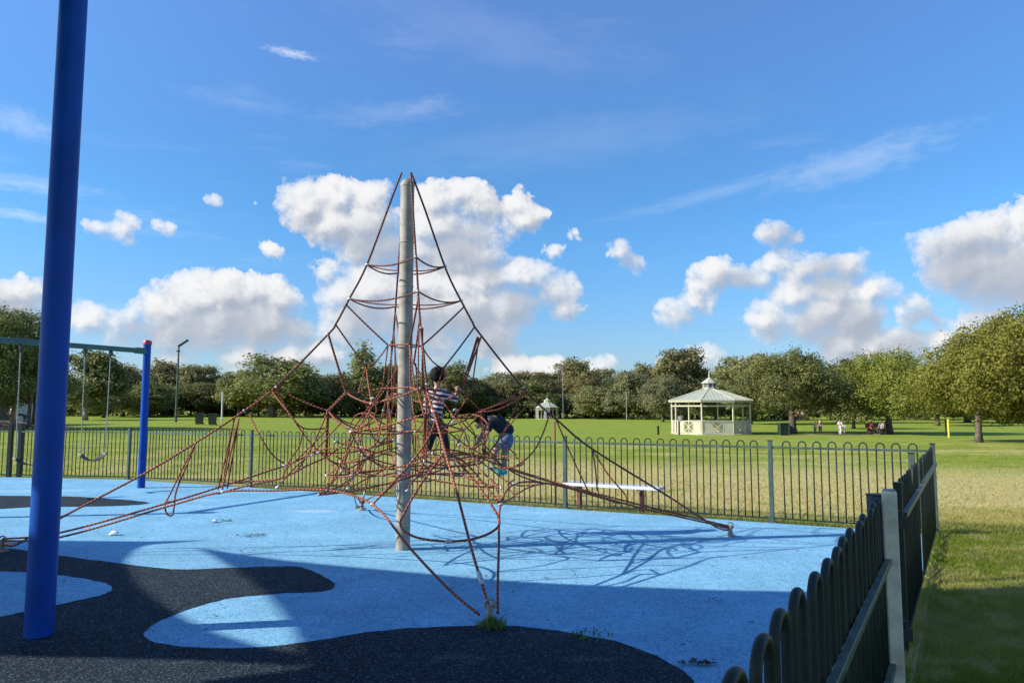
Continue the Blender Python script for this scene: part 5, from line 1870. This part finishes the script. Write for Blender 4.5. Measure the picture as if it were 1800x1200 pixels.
def trunk_mesh(name, h, r, lobes, seed, mat, lean=0.0, forks=7, fork_z=0.9):
    rr = random.Random(seed)
    m_ = MB()
    pts, rad = [], []
    for i in range(6):
        u = i / 5
        pts.append(Vector((lean * u * u + rr.uniform(-0.06, 0.06) * r * 2 * (i > 0), rr.uniform(-0.06, 0.06) * r * 2 * (i > 0), h * u - 0.1 * (i == 0))))
        rad.append(r * (1.35 if i == 0 else 1.0 - 0.35 * u))
    m_.tube(pts, rad, 10)
    top = pts[-1]
    ls = sorted(lobes, key=lambda l: -l[1][0])[:forks]
    for c_, r_ in ls:
        c_ = Vector(c_)
        st = pts[4] if rr.random() < 0.5 else top
        mid = st.lerp(c_, 0.5) + Vector((rr.uniform(-.1, .1), rr.uniform(-.1, .1), 0.12)) * (c_ - st).length
        m_.tube(smooth_path([st - Vector((0, 0, r * 0.3)), mid, c_], 3), [r * 0.55 * (1 - 0.8 * i / 6) for i in range(7)], 6)
    return m_.mesh(name, mat, None, True)


def dome_lobes(W, H, z0, n, seed, rmin=0.22, rmax=0.40, flat=0.8, ragged=0.0):
    """Lobes scattered over a dome W wide whose crown runs from z0 to H."""
    rr = random.Random(seed)
    out = []
    for i in range(n):
        u = math.sqrt(rr.random())
        a = rr.uniform(0, 2 * PI)
        x, y = u * math.cos(a) * W * 0.36, u * math.sin(a) * W * 0.36
        top = H - (H - z0) * (0.10 + 0.55 * u ** 2.2) - rr.uniform(0, ragged) * (H - z0)
        rw = W * rr.uniform(rmin, rmax) * 0.5 * (1.25 - 0.35 * u)
        rz = rw * flat
        out.append(((x, y, max(z0 + rz * 0.6, top - rz)), (rw, rw, rz)))
        for _ in range(2):
            b1, b2 = rr.uniform(0, 2 * PI), rr.uniform(0.15, 1.35)
            out.append(((x + rw * 1.05 * math.cos(b1) * math.cos(b2), y + rw * 1.05 * math.sin(b1) * math.cos(b2), max(z0 + 0.5, top - rz + rz * 1.1 * math.sin(b2))), (rw * rr.uniform(0.22, 0.4), rw * rr.uniform(0.22, 0.4), rz * rr.uniform(0.25, 0.45))))
        if rr.random() < 0.6:
            out.append(((x * 1.05, y * 1.05, z0 + rz + rr.uniform(0, 0.25) * (H - z0)), (rw * 0.95, rw * 0.95, rz)))
    return out


PROTO = {}
def proto(kind, v):
    """Tree shapes of nominal height 10 m; scaled to each tree's own size."""
    key = (kind, v)
    if key in PROTO:
        return PROTO[key]
    sd = 100 + v * 7 + sum(ord(ch) for ch in kind)
    bark = m_bark
    if kind == 'round':
        lobes, th, tr, lf, cl, n_ = dome_lobes(9.5, 10, 0.5, 15, sd, 0.26, 0.42), 2.6, 0.30, 0.36, 0.44, 15000
    elif kind == 'gum':
        lobes, th, tr, lf, cl, n_ = dome_lobes(8.0, 10, 1.2, 16, sd, 0.20, 0.36, 0.75, 0.20), 4.2, 0.22, 0.34, 0.40, 13000
        bark = m_bark_pale
    elif kind == 'tall':
        rr = random.Random(sd)
        lobes = [((rr.uniform(-.9, .9) * (1.1 - i / 12), rr.uniform(-.9, .9) * (1.1 - i / 12), 1.0 + i * 0.75), (2.5 * (1.10 - (i / 11) ** 1.5), 2.5 * (1.10 - (i / 11) ** 1.5), 1.3)) for i in range(12)]
        th, tr, lf, cl, n_ = 4.0, 0.25, 0.32, 0.38, 10500
    elif kind == 'spread':
        lobes, th, tr, lf, cl, n_ = dome_lobes(14.0, 10, 1.15, 28, sd, 0.20, 0.32, 0.72), 3.0, 0.44, 0.235, 0.42, 44000
    elif kind == 'bush':
        lobes, th, tr, lf, cl, n_ = dome_lobes(14.0, 10, 0.0, 9, sd, 0.3, 0.5, 0.9), 1.5, 0.2, 0.60, 0.55, 7500
    cr = leaf_mesh('crown', lobes, n_, lf, cl, sd, LEAF['mid'], low_cut=-0.8 if kind == 'bush' else -0.6)
    tk = trunk_mesh('trunk', th, tr, lobes, sd, bark)
    PROTO[key] = (cr, tk)
    return PROTO[key]


CROWN_MAT = {}
def tree(kind, v, hue, px, topy, y, wpx, label, name='tree', cat='tree', group=None, rz=None, basey=None):
    p_ = on(px, 735, y)
    if basey is not None:
        p_.z = atd(px, basey, y).z
    H = atd(px, topy, y).z - p_.z
    wn = {'round': 9.5, 'gum': 8.0, 'tall': 5.2, 'spread': 14.0, 'bush': 14.0}[kind]
    sx = (wpx / F * y) / wn * (1.32 if y > 90 else 1.10)
    cr, tk = proto(kind, v)
    k = (cr.name, hue)
    if k not in CROWN_MAT:
        c2 = cr.copy()
        c2.materials.clear()
        c2.materials.append(LEAF[hue])
        CROWN_MAT[k] = c2
    t = thing(name, label, cat, p_, group, rz if rz is not None else random.uniform(0, 6.28))
    t.scale = (sx, sx, H / 10.0 * (1.0 if kind == 'bush' else 1.09))
    link('crown', CROWN_MAT[k], t)
    link('trunk', tk, t)
    return t


random.seed(21)
TL = [
    # kind, variant, hue, px, top, depth, width px, label
    ('gum', 0, 'dark', 150, 606, 95, 110, 'dark ragged tree just past the big blue post'),
    ('round', 1, 'olive', 215, 634, 130, 90, 'olive tree behind the swing chains left of the red capped post'),
    ('round', 2, 'mid', 182, 672, 118, 70, 'low pale bushy tree between the swing chains'),
    ('gum', 1, 'olive', 292, 628, 150, 80, 'tall olive gum tree rising behind the lamp pole'),
    ('gum', 2, 'olive', 352, 627, 150, 78, 'tall olive gum tree on the right of the lamp pole with gaps in its crown'),
    ('round', 0, 'dark', 352, 672, 132, 90, 'dark low tree right above the two wheelie bins'),
    ('round', 1, 'mid', 262, 668, 125, 80, 'dark green shrubby tree beside the blue swing post'),
    ('round', 2, 'mid', 478, 624, 122, 142, 'large round green tree crossed by the net\'s long guy rope'),
    ('round', 0, 'mid', 420, 652, 128, 70, 'smaller green tree tucked under the flank of the large round tree'),
    ('round', 1, 'dark', 536, 652, 136, 70, 'dark tree shadowed by the large round green tree'),
    ('round', 2, 'dark', 585, 655, 132, 84, 'dark green tree behind the net\'s upright bundle of red ropes'),
    ('tall', 0, 'mid', 637, 612, 140, 66, 'slim pale green tree standing above its neighbours behind the net'),
    ('round', 0, 'olive', 690, 640, 146, 80, 'olive tree directly behind the galvanised mast'),
    ('round', 1, 'mid', 742, 650, 136, 76, 'green tree just beside the mast behind the child in stripes'),
    ('round', 2, 'mid', 800, 638, 138, 84, 'rounded green tree behind the child in the striped top'),
    ('gum', 0, 'dark', 842, 662, 142, 60, 'dark tree in the dip of the tree line behind the climbing children'),
    ('gum', 1, 'grey', 885, 650, 148, 80, 'grey green gum behind the child bending forward'),
    ('gum', 2, 'rust', 935, 640, 152, 76, 'tawny olive gum on the near flank of the far gazebo'),
    ('gum', 0, 'olive', 995, 624, 160, 92, 'tallest olive gum of the clump behind the far gazebo'),
    ('gum', 1, 'rust', 1030, 648, 152, 70, 'tawny gum close behind the tall thin grey pole'),
    ('gum', 2, 'grey', 1062, 634, 160, 70, 'grey gum with sky showing through its crown near the dip'),
    ('round', 1, 'olive', 1052, 676, 132, 76, 'low yellowish olive tree in front of the gum clump'),
    ('round', 0, 'grey', 1112, 652, 128, 76, 'grey green tree just after the dip in the tree line'),
    ('gum', 1, 'olive', 1140, 634, 134, 70, 'olive gum between the dip and the tall dense tree'),
    ('round', 0, 'olive', 1200, 612, 112, 104, 'tall dense olive tree standing clear of the gazebo cupola'),
    ('round', 2, 'grey', 1165, 660, 106, 66, 'grey green low tree beside the gazebo eave'),
    ('round', 1, 'dark', 1258, 652, 120, 70, 'dark tree behind the gazebo cupola'),
    ('round', 0, 'olive', 1318, 624, 92, 112, 'olive green spreading tree behind the gazebo roof'),
    ('spread', 0, 'mid', 1392, 616, 59, 210, 'big dark trunked tree with a wide dense crown beside the gazebo'),
    ('round', 1, 'dark', 1475, 628, 100, 96, 'dark green tree in the gap beyond the big dense tree'),
    ('spread', 1, 'yellow', 1562, 619, 57.5, 188, 'yellow green spreading tree with people beneath it'),
    ('round', 2, 'mid', 1500, 668, 72, 90, 'shadowed green tree between the big dense tree and the yellow one'),
    ('round', 0, 'yellow', 1648, 652, 84, 110, 'yellow green tree in the saddle before the largest tree'),
    ('round', 1, 'dark', 1700, 640, 100, 130, 'dark tree behind the largest yellow green tree'),
    ('round', 2, 'mid', 1790, 652, 96, 130, 'mid green tree low behind the largest tree at the frame edge'),
]
for (kind, v, hue, px, topy, y, wpx, label) in TL:
    tree(kind, v, hue, px, topy, y, wpx, label)
# understorey that closes the foot of the tree line
UND = [(112, 'hugging the big blue post'), (150, 'between the big blue post and the swing chains'), (205, 'behind the swing chains'), (250, 'behind the red capped swing post'), (290, 'beside the lamp pole over the white roofed shed'),
       (335, 'between the lamp pole and the wheelie bins'), (375, 'over the wheelie bins'), (415, 'just past the slender pale pole'), (455, 'below the large round green tree'), (500, 'behind the two picnic shelters'), (545, 'just past the picnic shelters'),
       (590, 'behind the upright bundle of red ropes'), (640, 'below the slim pale green tree'), (690, 'behind the mast'), (735, 'close beside the mast'), (790, 'behind the child in stripes'), (838, 'between the two climbing children'),
       (880, 'behind the child in denim shorts'), (930, 'beside the far gazebo, nearer the net'), (985, 'close to the tall thin grey pole'), (1035, 'below the gum clump past the far gazebo'), (1080, 'in the dip of the tree line'), (1125, 'past the short pale pole'),
       (1165, 'behind the short dark bollard'), (1225, 'seen through the front of the gazebo'), (1285, 'seen through the far side of the gazebo'), (1340, 'beside the litter bin'), (1410, 'behind the tiny far walkers'), (1460, 'behind the person in white'),
       (1525, 'behind the red bench'), (1590, 'just past the red bench'), (1650, 'behind the yellow marker post'), (1705, 'behind the largest tree\'s trunk'), (1765, 'past the largest tree\'s trunk'), (1830, 'at the frame edge under the largest tree')]
for i, (px, where) in enumerate(UND):
    hue = ('dark', 'dark', 'olive', 'dark', 'grey')[i % 5]
    tree('bush', i % 3, hue, px, random.uniform(660, 684), random.uniform(140, 150) if px < 1130 else random.uniform(122, 132),
         random.uniform(86, 110), {'dark': 'dark', 'olive': 'olive', 'grey': 'grey green'}[hue] + ' undergrowth shrub ' + where, 'shrub', 'shrub', 'shrubs along the foot of the tree line')

# gum saplings with slim trunks filling the far skyline
for i, (px, topy, where) in enumerate(((245, 650, 'beside the red capped swing post'), (320, 652, 'between the two tall gums at the lamp pole'), (395, 660, 'in the dip before the large round tree'), (560, 664, 'over the bundle of red ropes'),
                                      (662, 646, 'leaning on the slim pale green tree'), (768, 660, 'over the child in stripes'), (862, 660, 'in the dip between the children'), (912, 650, 'over the child in denim shorts'), (968, 642, 'over the far gazebo'),
                                      (1085, 656, 'in the deepest dip of the skyline'), (1230, 640, 'touching the tall dense olive tree'), (1420, 640, 'over the big dark trunked tree'), (1605, 645, 'past the yellow green tree'), (1745, 630, 'hidden behind the largest tree'))):
    tree('gum', i % 3, ('olive', 'grey', 'dark')[i % 3], px, topy, 172, 66, 'distant gum tree of the skyline ' + where, 'tree', 'tree', 'distant gums in the gaps of the skyline')


def big_tree(name, label, base, lobes, n_, leaf, clump, hue, th, tr, seed, lean=0.0, mat=None, droop=0.0):
    t = thing(name, label, 'tree', base)
    link('crown', leaf_mesh('crown', lobes, n_, leaf, clump, seed, LEAF[hue], droop, -0.75), t)
    link('trunk', trunk_mesh('trunk', th, tr, lobes, seed, mat or m_bark, lean, 9), t)
    return t


# largest tree on the right: crown outline as it stands above the lawn
bt = on(1721, 778, 41.5)
rr = random.Random(77)
k = 41.5 / F
def L_(px, py, rp, fl=0.8, dy=0.0):
    return (((px - 1721) * k, dy, (778 - py) * k), (rp * k, rp * k, rp * k * fl))
lob = []
for (px, py, rp) in ((1668, 672, 42), (1690, 645, 44), (1720, 625, 50), (1750, 600, 50), (1780, 578, 46), (1815, 570, 60), (1860, 580, 60), (1900, 610, 60), (1940, 650, 54), (1650, 690, 26), (1700, 695, 40),
                     (1745, 680, 50), (1790, 660, 60), (1830, 680, 60), (1880, 690, 56), (1780, 620, 60), (1830, 620, 70), (1720, 660, 50), (1950, 690, 40), (1800, 706, 36), (1850, 712, 34), (1650, 672, 24), (1765, 706, 30)):
    for dy in (-2.2, 0.6, 2.6):
        if rp > 30 or dy == 0.6:
            lob.append(L_(px + rr.uniform(-8, 8), py + rr.uniform(-6, 6) + abs(dy) * 5, rp * rr.uniform(0.7, 0.95), 0.8, dy))
big_tree('tree', 'largest tree, broad yellow green crown on a short bare trunk beside the yellow post', bt, lob, 110000, 0.15, 0.26, 'yellow', 2.2, 0.19, 5, 0.15, droop=0.6)
# big dark tree over the clubhouse on the left
bl_ = on(52, 718, 56)
k = 56 / F
def L2(px, py, rp, fl=0.8, dy=0.0):
    return (((px - 52) * k, dy, (718 - py) * k), (rp * k, rp * k, rp * k * fl))
lob = []
for (px, py, rp) in ((-60, 560, 60), (-10, 545, 50), (20, 540, 40), (50, 575, 34), (66, 600, 28), (20, 600, 50), (-40, 620, 60), (55, 640, 34), (10, 650, 44), (-60, 660, 50), (84, 640, 22), (40, 610, 40), (-110, 600, 60), (-20, 590, 60)):
    for dy in (-2.4, 0.4, 2.4):
        lob.append(L2(px + rr.uniform(-8, 8), py + rr.uniform(-6, 6), rp * rr.uniform(0.75, 0.95), 0.85, dy))
big_tree('tree', 'big dark dense tree over the pale building', bl_, lob, 80000, 0.175, 0.32, 'dark', 2.4, 0.16, 9)
for i, (px, lab) in enumerate(((60, 'slim dark trunked tree by the bending person'), (24, 'slim pale trunked tree in front of the pale building'))):
    p_ = on(px, 718, 57 + i)
    p_.z += 0.4
    lob = [((rr.uniform(-1.2, 1.2), rr.uniform(-1, 1), 3.6 + rr.uniform(0, 2.5)), (1.3, 1.3, 1.0)) for _ in range(7)]
    big_tree('tree', lab, p_, lob, 5000, 0.24, 0.30, 'dark', 3.0, 0.11 if i == 0 else 0.16, 40 + i, mat=m_bark if i == 0 else m_bark_pale)

# tree beside the camera, out of view, is left out; its shade is not in the photograph

# ------------------------------------------------------------------ grass blades on the near turf
def blades(name, n_, sampler, h, w, seed):
    rr = np.random.RandomState(seed)
    x, y = sampler(rr, n_)
    n_ = len(x)
    z = np.array([gz(a, b_) for a, b_ in zip(x, y)]) - 0.02
    a = rr.uniform(0, 2 * PI, n_)
    hh = h * rr.uniform(0.45, 1.25, n_)
    ln = rr.normal(size=(n_, 2)) * 0.55
    dx, dy = np.cos(a) * w * 0.5, np.sin(a) * w * 0.5
    b1 = np.stack([x - dx, y - dy, z], 1)
    b2 = np.stack([x + dx, y + dy, z], 1)
    tp = np.stack([x + ln[:, 0] * hh, y + ln[:, 1] * hh, z + hh], 1)
    V = np.stack([b1, b2, tp], 1).reshape(-1, 3)
    me = bpy.data.meshes.new(name)
    me.vertices.add(3 * n_)
    me.vertices.foreach_set('co', V.ravel())
    me.loops.add(3 * n_)
    me.loops.foreach_set('vertex_index', np.arange(3 * n_, dtype=np.int32))
    me.polygons.add(n_)
    me.polygons.foreach_set('loop_start', np.arange(0, 3 * n_, 3, dtype=np.int32))
    me.update()
    at_ = me.attributes.new('tint', 'FLOAT', 'FACE')
    # tint clusters: patches of fresher growth
    cl = 0.5 + 0.5 * np.sin(x * 2.1 + 1.3 * np.sin(y * 1.7)) * np.sin(y * 2.6 + 1.1 * np.sin(x * 1.9))
    at_.data.foreach_set('value', np.clip(cl * 0.45 + rr.normal(0.15, 0.22, n_), 0, 1).astype(np.float32))
    me.materials.append(m_grass)
    return tag(link(name, me), kind='stuff')


def near_sampler(rr, n_):
    y = 3.2 + (rr.uniform(0, 1, n_) ** 1.3) * 9.0
    x0 = np.array([rline(v).x + 0.02 for v in np.minimum(y, 9.7)])
    x = x0 + rr.uniform(0, 1, n_) * np.maximum(0.3, y * 0.80 - x0 + 0.3)
    k_ = np.ones(len(x), bool)
    return x[k_], y[k_]


def mid_sampler(rr, n_):
    y = 9.7 + (rr.uniform(0, 1, n_) ** 1.6) * 26
    x = rr.uniform(-0.85, 0.85, n_) * y
    # outside the playground only
    nrm_ = Vector((-bd.y, bd.x, 0))
    side_ = (x - C0.x) * nrm_.x + (y - C0.y) * nrm_.y
    ok = (np.abs(side_) > 0.04)
    inside = np.array([(sd_ * math.copysign(1, (Vector((0, 5, 0)) - C0).dot(nrm_)) > 0) and (xx < rline(min(yy, 9.62)).x) for sd_, xx, yy in zip(side_, x, y)])
    k_ = ok & ~inside & ((x > -5.0) | (y > 18.2))
    return x[k_], y[k_]


blades('grass', 130000, near_sampler, 0.036, 0.006, 1)
blades('grass', 110000, mid_sampler, 0.045, 0.016, 2)

# turf tufts that grow against the foot of the fences
def fence_tuft_sampler(rr, n_):
    t_ = rr.uniform(0, 1, n_)
    a = rr.uniform(0, 12.1, n_)
    back = rr.uniform(0, 1, n_) < 0.5
    nrm_ = Vector((-bd.y, bd.x, 0))
    if (Vector((0, 5, 0)) - C0).dot(nrm_) > 0:
        nrm_ = -nrm_
    off = np.abs(rr.normal(0, 0.05, n_)) + 0.0
    xb, yb = C0.x + bd.x * a + nrm_.x * off, C0.y + bd.y * a + nrm_.y * off
    yr = rr.uniform(1.5, 9.6, n_)
    xr = np.array([rline(v).x for v in yr]) + off * 0.9 + 0.01
    return np.where(back, xb, xr), np.where(back, yb, yr)


blades('grass', 9000, fence_tuft_sampler, 0.085, 0.009, 3)
